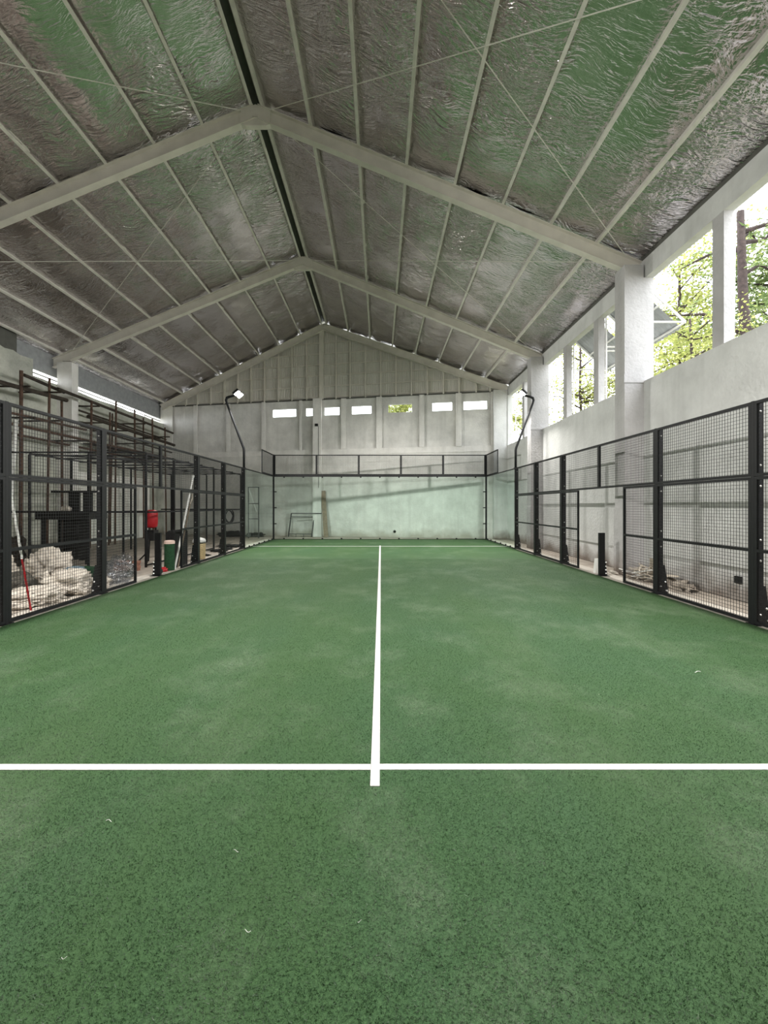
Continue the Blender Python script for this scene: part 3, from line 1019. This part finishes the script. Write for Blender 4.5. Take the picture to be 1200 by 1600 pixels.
# ------------------------------------------------------------------ clutter on the left
def blob(c, s, seed, e=2.6, lump=0.12, freq=2.2, nu=28, nv=16, rz=0.0, zmin=None):
    """A slumped pillow: superellipsoid with lumps and folds, flattened where it rests."""
    mb = MB()
    mb.smooth = True
    cz, sz = math.cos(rz), math.sin(rz)

    def sp(v, p): return math.copysign(abs(v) ** p, v)
    for j in range(nv + 1):
        ph = -math.pi / 2 + math.pi * j / nv
        for i in range(nu):
            th = 2 * math.pi * i / nu
            x = sp(math.cos(ph), 2 / e) * sp(math.cos(th), 2 / e)
            y = sp(math.cos(ph), 2 / e) * sp(math.sin(th), 2 / e)
            z = sp(math.sin(ph), 2 / 2.0)
            q = Vector((x * freq + seed * 3.1, y * freq, z * freq))
            k = 1 + lump * noise.noise(q) + lump * 0.8 * abs(noise.noise(q * 2.3 + Vector((5, 1, 2)))) - lump * 0.45 * (1 - abs(noise.noise(q * 4.1 + Vector((1, 7, 3))))) ** 6
            x, y, z = x * s[0] * k, y * s[1] * k, z * s[2] * k
            x, y = x * cz - y * sz, x * sz + y * cz
            zz = c[2] + z
            if zmin is not None and zz < zmin: zz = zmin
            mb.v.append((c[0] + x, c[1] + y, zz))
    for j in range(nv):
        for i in range(nu):
            i2 = (i + 1) % nu
            mb.f.append((j * nu + i, j * nu + i2, (j + 1) * nu + i2, (j + 1) * nu + i))
    return mb


FZ = -0.012
SG = 'sacks heaped behind the left fence'
sacks = [
    ((-5.72, 6.72, 0.11), (0.46, 0.36, 0.14), 0.5, 'sack', 'low crumpled white sack lying against the near left fence', 1),
    ((-5.62, 7.50, 0.19), (0.34, 0.32, 0.22), 0.3, 'sack', 'large full white sack beside the second fence post on the left', 2),
    ((-6.68, 8.45, 0.36), (0.34, 0.30, 0.36), -0.3, 'sack', 'tall slumped white sack at the top of the heap', 3),
    ((-7.30, 7.90, 0.34), (0.28, 0.30, 0.34), 0.2, 'sack', 'upright white sack at the back of the heap by the leaning stick', 4),
    ((-6.05, 8.20, 0.15), (0.28, 0.24, 0.17), 0.8, 'sack2', 'cream sack lying flat in the middle of the heap', 5),
    ((-5.85, 6.0, 0.07), (0.38, 0.22, 0.09), -0.2, 'sack2', 'flattened cream sack nearest the thick fence post on the left', 6),
    ((-5.48, 8.02, 0.09), (0.22, 0.17, 0.11), 0.4, 'sack', 'small white sack beside the heap of clear plastic', 7),
]
for c, s, rz, mt, lb, sd in sacks:
    o = blob(c, s, sd, lump=0.42, freq=1.7, rz=rz, zmin=FZ, nu=64, nv=36)
    ob = o.build('sack', mt, None, (c[0], c[1], FZ))
    tag(ob, lb, 'sack', SG)
    e = Vector((math.cos(rz), math.sin(rz), 0)) * s[0]
    a = Vector((c[0], c[1], c[2] + s[2] * 0.45)) - e * 0.75
    ear = MB(); ear.smooth = True
    ear.tube([a, a - e * 0.16 + Vector((0, 0, 0.05)), a - e * 0.32 + Vector((0, 0, 0.11))], [0.06, 0.03, 0.075], 9)
    ear.build('sack_mouth', mt, ob)

nr = blob((-6.55, 7.25, 0.20), (0.40, 0.36, 0.22), 12, e=3, lump=0.25, freq=3, rz=0.35, zmin=FZ).build('netting_bundle', 'net', None, (-6.55, 7.25, FZ))
tag(nr, 'grey netting bundle squashed among the white sacks', 'netting')
tr = MB(); tr.smooth = True
tr.tube([(-7.15, 9.3, 0.13), (-6.2, 9.15, 0.13)], 0.14, 16)
tr = tr.build('turf_roll', 'dgreen', None, (-6.7, 9.2, FZ)); tag(tr, 'dark green turf roll lying behind the white sacks', 'turf roll')
MB().tube([(-6.202, 9.15, 0.13), (-6.19, 9.148, 0.13)], 0.05, 12).build('roll_core', 'rubber', tr)
bc = blob((-5.97, 8.15, 0.36), (0.17, 0.12, 0.045), 21, lump=0.3).build('blue_cloth', 'bluegrey', None, (-5.9, 8.15, 0.3)); tag(bc, 'blue grey cloth lying on the cream sack', 'cloth')
cp = blob((-5.50, 8.66, 0.20), (0.34, 0.26, 0.22), 31, lump=0.5, freq=3.2, zmin=FZ).build('plastic_bag', 'plastic_clear', None, (-5.5, 8.6, FZ))
tag(cp, 'heap of crumpled clear plastic wrap beside the left gate', 'plastic wrap')
cp2 = blob((-5.80, 9.35, 0.22), (0.26, 0.20, 0.24), 37, lump=0.5, freq=3, zmin=FZ).build('plastic_bag', 'plastic_clear', None, (-5.9, 9.2, FZ))
tag(cp2, 'taller twist of clear plastic behind the plastic heap', 'plastic wrap')
bk = thing('brick_stack', 'small stack of red brown bricks behind the left gate', 'bricks', (-6.3, 10.35, FZ))
brick_me = MB().cbox((0, 0, 0), (0.20, 0.095, 0.06)).mesh('brick')
for lv in range(4):
    for i in range(3):
        inst('brick', brick_me, 'brickred', bk, (-6.5 + i * 0.215 + (0.03 if lv % 2 else 0), 10.35 + R.uniform(-.02, .02), FZ + 0.031 + lv * 0.063), (0, 0, R.uniform(-.05, .05)))

# broom with white handle and red lower half, leaning on the fence rail
br = thing('leaning_stick', 'long stick white above and red below leaning on the near left fence', 'stick', (-5.4, 6.35, 0))
a, b = Vector((-5.32, 6.32, 0.0)), Vector((-5.16, 5.75, 1.95))
md = a.lerp(b, 0.42)
MB().tube([md, b], 0.016, 8).build('upper_half', 'white', br)
MB().tube([a, md], 0.014, 8).build('lower_half', 'red', br)

# black steel bench with dark panels
wb = thing('steel_workbench', 'black steel workbench with tall dark panels in the left storage area', 'workbench', (-8.7, 11.9, FZ))
for x in (-9.25, -8.05):
    for y in (11.5, 12.1):
        MB().box(x - 0.04, x + 0.04, y - 0.04, y + 0.04, FZ, 1.22).build('leg', 'rubber', wb)
MB().box(-9.4, -7.95, 11.4, 12.2, 1.22, 1.42).build('bench_top', 'rubber', wb)
MB().box(-9.35, -8.0, 11.44, 11.48, 0.45, 0.50).build('stretcher', 'rubber', wb)
MB().box(-8.75, -8.40, 11.55, 11.75, 0.10, 1.22).build('dark_panel', 'rubber', wb)
MB().box(-8.25, -8.10, 11.46, 11.56, 0.10, 1.22).build('dark_panel', 'rubber', wb)
MB().box(-8.75, -8.45, 11.75, 11.8, 1.42, 1.96).build('dark_panel', 'rubber', wb)
MB().box(-8.35, -8.10, 11.75, 11.8, 1.42, 1.96).build('dark_panel', 'rubber', wb)
MB().box(-9.2, -7.8, 11.70, 11.82, 1.96, 2.02).build('top_bar', 'rubber', wb)
hb = blob((-8.72, 11.62, 1.50), (0.13, 0.11, 0.09), 41, lump=0.2).build('white_hat', 'sack', None, (-8.72, 11.6, 1.42)); tag(hb, 'crumpled white cap on the black workbench', 'cap')
dh = blob((-9.95, 11.0, 0.22), (0.42, 0.4, 0.62), 43, lump=0.4, freq=2.5, zmin=FZ).build('dark_heap', 'darkwood', None, (-9.95, 11.0, FZ)); tag(dh, 'dark brown heap of cloth beside the workbench', 'cloth heap')

# red tank on a stand
rt = thing('red_tank', 'red plastic tank on a dark stand by the left gate gap', 'tank', (-6.55, 12.0, FZ))
m = MB(); m.smooth = True
m.lathe([(0.10, 0.96), (0.15, 1.0), (0.165, 1.1), (0.165, 1.38), (0.15, 1.45), (0.06, 1.48)], (-6.55, 12.0, 0), 18)
m.build('tank_body', 'red', rt)
MB().lathe([(0.175, 1.40), (0.175, 1.43)], (-6.55, 12.0, 0), 18).build('rim', 'white', rt)
for a in range(3):
    g = a * 2.094 + 0.4
    MB().tube([(-6.55 + 0.1 * math.cos(g), 12 + 0.1 * math.sin(g), 0.98), (-6.55 + 0.2 * math.cos(g), 12 + 0.2 * math.sin(g), FZ)], 0.028, 6).build('leg', 'rubber', rt)
MB().box(-6.68, -6.42, 11.87, 12.13, 0.60, 0.90).build('stand_box', 'rubber', rt)

# standing turf roll, poles and odds and ends in the gate gap
gr2 = thing('standing_turf_roll', 'dark green turf roll standing upright beside the left gate stile', 'turf roll', (-5.2, 10.32, 0))
m = MB(); m.smooth = True
m.lathe([(0.115, 0.004), (0.12, 0.02), (0.118, 0.68), (0.11, 0.70)], (-5.2, 10.32, 0), 18); m.build('roll', 'dgreen', gr2)
MB().lathe([(0.125, 0.66), (0.125, 0.72), (0.10, 0.74)], (-5.2, 10.32, 0), 18).build('roll_end', 'pinkish', gr2)
wp = thing('white_pole', 'tall white pole leaning beside the left gate stile', 'pole', (-5.12, 10.6, 0))
MB().tube([(-5.16, 10.5, 0.004), (-5.09, 11.38, 2.36)], 0.024, 8).build('tube', 'white', wp)
MB().tube([(-5.09, 11.38, 2.36), (-5.088, 11.40, 2.42)], 0.030, 8).build('pole_cap', 'white', wp)
sp = thing('bent_stick', 'short brown stick with a pale tip beside the white pole', 'stick', (-5.13, 10.9, 0))
MB().tube([(-5.2, 10.75, 0.004), (-5.16, 11.0, 0.8), (-5.12, 11.28, 1.65)], 0.017, 7).build('shaft', 'wood', sp)
MB().tube([(-5.12, 11.28, 1.65), (-5.10, 11.36, 1.80), (-5.10, 11.33, 1.92)], 0.02, 7).build('tip', 'palewood', sp)
bm = thing('black_mat_stack', 'upright black ribbed rubber mats behind the left gate panel', 'mat', (-5.25, 11.1, 0))
for i in range(7):
    MB().box(-5.45 + i * 0.03, -5.43 + i * 0.03, 10.62 + 0.01 * i, 11.48 - 0.01 * i, 0.004, 0.92 + 0.02 * (i % 3)).build('mat', 'rubber', bm)
yb = thing('yellow_container', 'pale yellow plastic drum with white lid behind the left fence', 'drum', (-5.42, 12.55, 0))
m = MB(); m.smooth = True
m.lathe([(0.16, 0.004), (0.175, 0.04), (0.18, 0.45), (0.165, 0.50)], (-5.42, 12.55, 0), 20); m.build('drum_body', 'yellow', yb)
MB().lathe([(0.182, 0.47), (0.182, 0.50)], (-5.42, 12.55, 0), 20).build('band', 'rubber', yb)
m = MB(); m.smooth = True
m.lathe([(0.19, 0.50), (0.19, 0.56), (0.15, 0.61), (0.06, 0.64)], (-5.42, 12.55, 0), 20); m.build('lid', 'white', yb)
bl = blob((-5.17, 9.75, 0.06), (0.085, 0.08, 0.07), 51, lump=0.15, zmin=0.004).build('black_sleeve', 'rubber', None, (-5.17, 9.75, 0)); tag(bl, 'black rubber lump lying on the kerb in the left gate gap', 'rubber piece')
rd = blob((-5.28, 10.05, 0.05), (0.16, 0.07, 0.06), 53, lump=0.4, freq=3, zmin=0.004).build('red_wrapper', 'red', None, (-5.28, 10.05, 0)); tag(rd, 'crumpled red wrapper beside the standing turf roll', 'wrapper')
cable = thing('cable_coil', 'black cable loops hanging on the far end of the steel frame', 'cable', (-6.2, 16.6, 1.0))
for k in range(4):
    pts = []
    for i in range(25):
        g = 2 * math.pi * i / 24
        pts.append((-6.13 - 0.03 * k, 17.0 + (0.62 - 0.06 * k) * math.cos(g) + 0.1 * k, 1.16 + (0.30 - 0.03 * k) * math.sin(g) + 0.04 * math.sin(3 * g + k)))
    MB().tube(pts, 0.018, 6, caps=False).build('cable_loop', 'rubber', cable)
for i, (x, y, sx, sy, sz) in enumerate(((-5.62, 14.6, .28, .12, .05), (-5.5, 15.2, .14, .1, .05), (-5.75, 16.2, .5, .16, .06), (-6.4, 21.6, .45, .2, .12), (-7.7, 21.7, .6, .2, .16), (-5.6, 13.4, .16, .06, .03))):
    lab = ['flat black scrap piece beside the third left fence post', 'small black scrap beside the last left fence post', 'long black strip lying outside the far left glass',
           'dark scrap heap at the foot of the far wall near the glass corner', 'larger dark scrap heap at the foot of the far wall', 'thin dark offcut on the kerb beyond the yellow drum'][i]
    ob = blob((x, y, sz * 0.7), (sx, sy, sz), 60 + i, lump=0.4, freq=3, zmin=FZ).build('scrap_piece', 'rubber', None, (x, y, FZ)); tag(ob, lab, 'scrap', 'dark scrap on the floor')

# ------------------------------------------------------------------ behind the back glass
pk = MB().beam((-2.92, 21.62, 2.36), (-2.72, 21.25, 0.0), 0.22, 0.07, (0, -1, 0.1)).build('leaning_plank', 'wood', None, (-2.75, 21.3, FZ)); tag(pk, 'brown timber plank leaning on the wall behind the back glass', 'plank')
sfm = thing('small_steel_frame', 'low grey steel tube frame leaning at the wall behind the back glass', 'steel frame', (-4.0, 21.6, FZ))


def fbar(a, b, t=0.04): MB().beam(a, b, t, t).build('frame_tube', 'grey_metal', sfm)


fbar((-4.68, 21.5, 0.0), (-4.58, 21.75, 1.2)); fbar((-3.48, 21.4, 0.0), (-3.36, 21.62, 1.16))
fbar((-4.58, 21.75, 1.2), (-2.98, 21.45, 1.2)); fbar((-4.66, 21.53, 0.15), (-3.46, 21.42, 0.15), 0.03); fbar((-4.59, 21.73, 1.02), (-3.38, 21.6, 1.02), 0.03)
fbar((-4.3, 21.5, 0.0), (-4.3, 21.5, 0.15), 0.025); fbar((-3.9, 21.46, 0.0), (-3.9, 21.46, 0.15), 0.025)
kn = MB().lathe([(0.07, 0), (0.07, 0.03), (0.03, 0.05)], n=14)
kn.v = [(0.74 + x, yw(0.74) - z, 0.30 + y) for x, y, z in kn.v]
tag(kn.build('pipe_stub', 'rubber', None, (0.74, yw(0.74), 0.3)), 'small round black pipe end on the wall behind the back glass', 'pipe')
jb = MB(); xx = farx(496); jb.cbox((xx, yw(xx) - 0.33, 5.72), (0.16, 0.10, 0.12)); tag(jb.build('junction_box', 'rubber', None, (xx, yw(xx) - 0.33, 5.66)), 'small dark junction box on the middle column of the far wall', 'junction box')
cdt = MB().tube([(xx + 0.1, yw(xx) - 0.30, 5.66), (xx + 0.1, yw(xx) - 0.30, 2.5)], 0.012, 6).build('conduit', 'grey_metal', None, (xx, yw(xx) - .3, 2.5)); tag(cdt, 'thin grey conduit running down the middle column of the far wall', 'conduit')

# ------------------------------------------------------------------ right side odds and ends
so = thing('wall_socket', 'small black socket box low on the right wall', 'socket', (6.05, 7.0, 0.3))
MB().box(6.02, 6.06, 6.94, 7.06, 0.29, 0.41).build('box', 'rubber', so)
MB().box(6.012, 6.02, 6.96, 7.04, 0.31, 0.39).build('cover_plate', 'black', so)
wk = MB().prism([(5.09, 0.004), (5.24, 0.004), (5.21, 0.34), (5.12, 0.34)], 'y', 9.84, 9.96).build('white_block', 'white', None, (5.17, 9.9, 0)); tag(wk, 'white tapered plastic block behind the right net post', 'block')
dp = thing('offcut_pile', 'pile of pale cut strips behind the right gate panel', 'offcuts', (5.7, 9.0, 0))
for i in range(46):
    cx, cy = 5.68 + R.uniform(-0.16, 0.16), 9.0 + R.uniform(-0.36, 0.34)
    an = R.uniform(0.7, 2.4); ln = R.uniform(0.25, 0.5)
    z = 0.01 + 0.26 * R.random() * max(0, 1 - abs(cy - 9.0) / 0.5)
    d = Vector((math.cos(an), math.sin(an), R.uniform(-0.35, 0.35))) * ln / 2
    c = Vector((cx, cy, z + abs(d.z)))
    MB().beam(c - d, c + d, 0.032, 0.014).build('strip', 'palewood' if i % 3 else 'white', dp)
wb2 = MB().box(5.86, 5.98, 8.96, 9.06, 0.0, 0.46).build('upright_offcut', 'palewood', None, (5.9, 9.0, 0)); tag(wb2, 'short upright pale timber offcut behind the strip pile', 'offcut')
bd = MB().beam((5.62, 8.02, 0.24), (5.85, 8.5, 0.18), 0.24, 0.03).build('pale_board', 'palewood', None, (5.7, 8.2, 0.1)); tag(bd, 'pale board propped on brown rubble beside the right fence post', 'board')
rb = blob((5.80, 8.08, 0.02), (0.16, 0.36, 0.12), 71, lump=0.6, freq=3.4, zmin=FZ).build('rubble_heap', 'floor', None, (5.80, 8.15, 0)); tag(rb, 'low brown rubble heap at the foot of the right wall', 'rubble')
chips = ['rubble chip nearest the right net post in the gate gap', 'largest rubble chip in the right gate gap', 'smallest rubble chip in the right gate gap', 'rubble chip closest to the right column foot']
for i, (x, y, s) in enumerate(((5.3, 9.62, 0.04), (5.48, 9.72, 0.06), (5.36, 9.82, 0.03), (5.53, 9.95, 0.05))):
    ob = blob((x, y, s * 0.5), (s, s * 1.3, s * 0.6), 80 + i, lump=0.4, nu=12, nv=8, zmin=FZ).build('rubble_chip', 'kerb', None, (x, y, 0))
    tag(ob, chips[i], 'rubble', 'rubble chips in the right gate gap')
# stray white fibres on the turf
threads = [(170, 1283, 'curled white fibre on the turf left of the service line end'), (369, 1330, 'short white fibre on the turf left of the middle'), (387, 1455, 'bent white fibre on the near turf left of the middle'),
           (100, 1497, 'small white fibre on the near turf at the lower left'), (562, 1440, 'tiny white fibre on the near turf close to the middle'), (1090, 1050, 'white fleck on the turf at the right beyond the service line')]
for i, (px, py, lb) in enumerate(threads):
    d = 660 * (CAM_H - 0.02) / (py - 790)
    x, y = (px - 593.5) / 660 * d, d - 0.12
    k = (0.62, 0.45, 0.45, 0.35, 0.3, 1.2)[i]
    pts = [(x + 0.013 * k * (t - 2), y + 0.008 * k * math.sin(t * 1.1 + i), 0.022 + 0.003 * math.sin(t + i)) for t in range(5)]
    ob = MB().tube(pts, 0.0022 * k, 5).build('white_fibre', 'white', None, (x, y, 0.02)); tag(ob, lb, 'fibre', 'stray white fibres on the turf')

# ------------------------------------------------------------------ outside the right windows: awnings, pipes, trees
def awning(y0, y1, label, sheet=True):
    a = thing('window_awning', label, 'awning', (6.4, y0, 6.9), 'awnings outside the right windows')
    hz, tx, tz = 7.02, 7.42, 6.06
    fx = 6.36
    for y in (y0, y1):
        MB().beam((fx, y, 4.55), (fx, y, hz), 0.04, 0.04, (0, 1, 0)).build('upright_bar', 'white_steel', a)
        MB().beam((fx, y, hz), (tx, y, tz), 0.04, 0.04, (0, 1, 0)).build('sloping_bar', 'white_steel', a)
        MB().beam((fx, y, tz), (tx, y, tz), 0.035, 0.035).build('strut', 'white_steel', a)
    for t in (0.5, 1.0):
        p = Vector((fx, 0, hz)).lerp(Vector((tx, 0, tz)), t)
        MB().box(p.x - 0.02, p.x + 0.02, y0, y1, p.z - 0.02, p.z + 0.02).build('cross_bar', 'white_steel', a)
    if sheet:
        n = 20
        mb = MB()
        for i in range(n + 1):
            y = y0 + 0.25 + (y1 - y0 - 0.2) * i / n
            h = 0.05 + (0.03 if i % 2 else 0)
            mb.v += [(fx, y, hz + h), (tx + 0.10, y, tz - 0.10 + h)]
            if i: mb.f.append((2 * i - 2, 2 * i, 2 * i + 1, 2 * i - 1))
        mb.build('corrugated_sheet', 'awning', a)


awning(10.14, 11.75, 'white framed awning with corrugated sheet just beyond the near right column')
awning(12.06, 13.74, 'white framed awning outside the middle window past the near right column')
for i, y in enumerate((7.47, 15.6, 19.6)):
    pb = MB().tube([(6.34, y, 4.42), (6.34 + (0.03 if i == 0 else 0), y, 6.9)], 0.025, 8).build('window_pipe', 'white_steel', None, (6.34, y, 4.4))
    tag(pb, ['thin white pipe outside the nearest right window pillar', 'thin white pipe outside the window by the far right column', 'thin white pipe outside the last right window in the corner'][i], 'pipe', 'white pipes outside the right windows')


def tree(name, base, height, label, leaf='leaf_y', spread=3.0, zlo=4.5, zhi=11, leaves=5000, size=0.10, seed=1, trunk=0.16, nbr=16, lean=(0, 0)):
    rr = random.Random(seed)
    t = thing(name, label, 'tree', base, 'trees outside the hall')
    bx_, by_, bz = base
    top = Vector((bx_ + lean[0], by_ + lean[1], height))
    pts = [Vector(base).lerp(top, i / 8) + Vector((rr.uniform(-.1, .1), rr.uniform(-.1, .1), 0)) * (i > 0) for i in range(9)]
    m = MB().tube(pts, [trunk * (1 - 0.075 * i) for i in range(9)], 9); m.smooth = True
    m.build('trunk', 'bark', t)
    tips = []
    for k in range(nbr):
        z = zlo + (min(height, zhi) - zlo) * rr.random()
        f = max(0.05, min(1, z / height))
        p = Vector(base).lerp(top, f)
        an = rr.uniform(0, 2 * math.pi)
        ln = spread * rr.uniform(0.45, 1.0)
        q = p + Vector((math.cos(an) * ln, math.sin(an) * ln, rr.uniform(0.0, 0.45) * ln))
        mid = p.lerp(q, 0.5) + Vector((0, 0, rr.uniform(-.2, .35)))
        MB().tube([p, mid, q], [trunk * 0.34, trunk * 0.2, trunk * 0.07], 6).build('branch', 'bark', t)
        tips += [(p.lerp(mid, 0.6), 0.5), (mid, 0.8), (mid.lerp(q, 0.5), 1.0), (q, 1.0)]
        for j in range(2):
            tw = mid.lerp(q, rr.uniform(0.2, 0.9))
            e = tw + Vector((rr.uniform(-1, 1), rr.uniform(-1, 1), rr.uniform(-.4, .5))) * spread * 0.3
            MB().tube([tw, e], [trunk * 0.09, trunk * 0.04], 5).build('twig', 'bark', t)
            tips.append((e, 0.9))
    lv = MB()
    for i in range(leaves):
        c, wt = rr.choice(tips)
        g = 0.34 * (spread / 3.0 + 0.3) * wt
        p = c + Vector((rr.gauss(0, g), rr.gauss(0, g), rr.gauss(0, g * 0.55)))
        d = Vector((rr.gauss(0, 1), rr.gauss(0, 1), rr.gauss(0, 0.6))).normalized()
        n = d.cross(Vector((rr.gauss(0, 1), rr.gauss(0, 1), rr.gauss(0, 1)))).normalized()
        L = size * rr.uniform(0.7, 1.4); wd = L * (0.32 if leaf == 'leaf_y' else 0.10)
        o = len(lv.v)
        u = d.cross(n) * 0.12 * L
        lv.v += [tuple(p), tuple(p + d * L * 0.5 + n * wd + u), tuple(p + d * L), tuple(p + d * L * 0.5 - n * wd + u)]
        lv.f += [(o, o + 1, o + 2), (o, o + 2, o + 3)]
    lo = lv.build('leaves', leaf, t)
    lo['kind'] = 'stuff'
    return t


tree('broken_pine', (12.1, 14.0, -0.1), 11.4, 'dark brown broken pine trunk outside the nearest right window', 'leaf_g', 2.2, 6.0, 10.8, 500, 0.26, 5, 0.26, 10)
tree('leafy_tree', (9.7, 13.0, -0.1), 7.4, 'yellow green tree just outside the awning beyond the near right column', 'leaf_y', 1.9, 4.3, 7.4, 3600, 0.10, 6, 0.08, 22)
tree('leafy_tree', (13.6, 19.0, -0.1), 12.8, 'tall yellow green tree behind the awning outside the right wall', 'leaf_y', 3.6, 6.0, 12.6, 7500, 0.14, 7, 0.12, 26)
tree('leafy_tree', (9.9, 20.6, -0.1), 9.6, 'yellow green tree outside the middle right windows', 'leaf_y', 2.6, 5.0, 9.6, 4200, 0.12, 8, 0.11, 22)
tree('leafy_tree', (9.2, 26.8, -0.1), 11.0, 'green tree outside the last window in the right corner', 'leaf_y', 2.8, 6.0, 11.0, 4200, 0.15, 9, 0.12, 20)
tree('pine_tree', (16.3, 17.0, -0.1), 13.0, 'green needled pine to the right of the broken trunk', 'leaf_g', 3.0, 7.5, 12.0, 4200, 0.32, 10, 0.14, 22)
tree('leafy_tree', (1.55, 30.5, -0.1), 9.3, 'leafy tree seen through the fifth high window of the far wall', 'leaf_y', 1.5, 7.9, 9.3, 2600, 0.16, 12, 0.10, 18)
tree('leafy_tree', (18.5, 25.0, -0.1), 13.5, 'distant yellow green tree filling the gaps between nearer trees', 'leaf_y', 4.0, 7.0, 13.5, 5200, 0.17, 14, 0.14, 22)
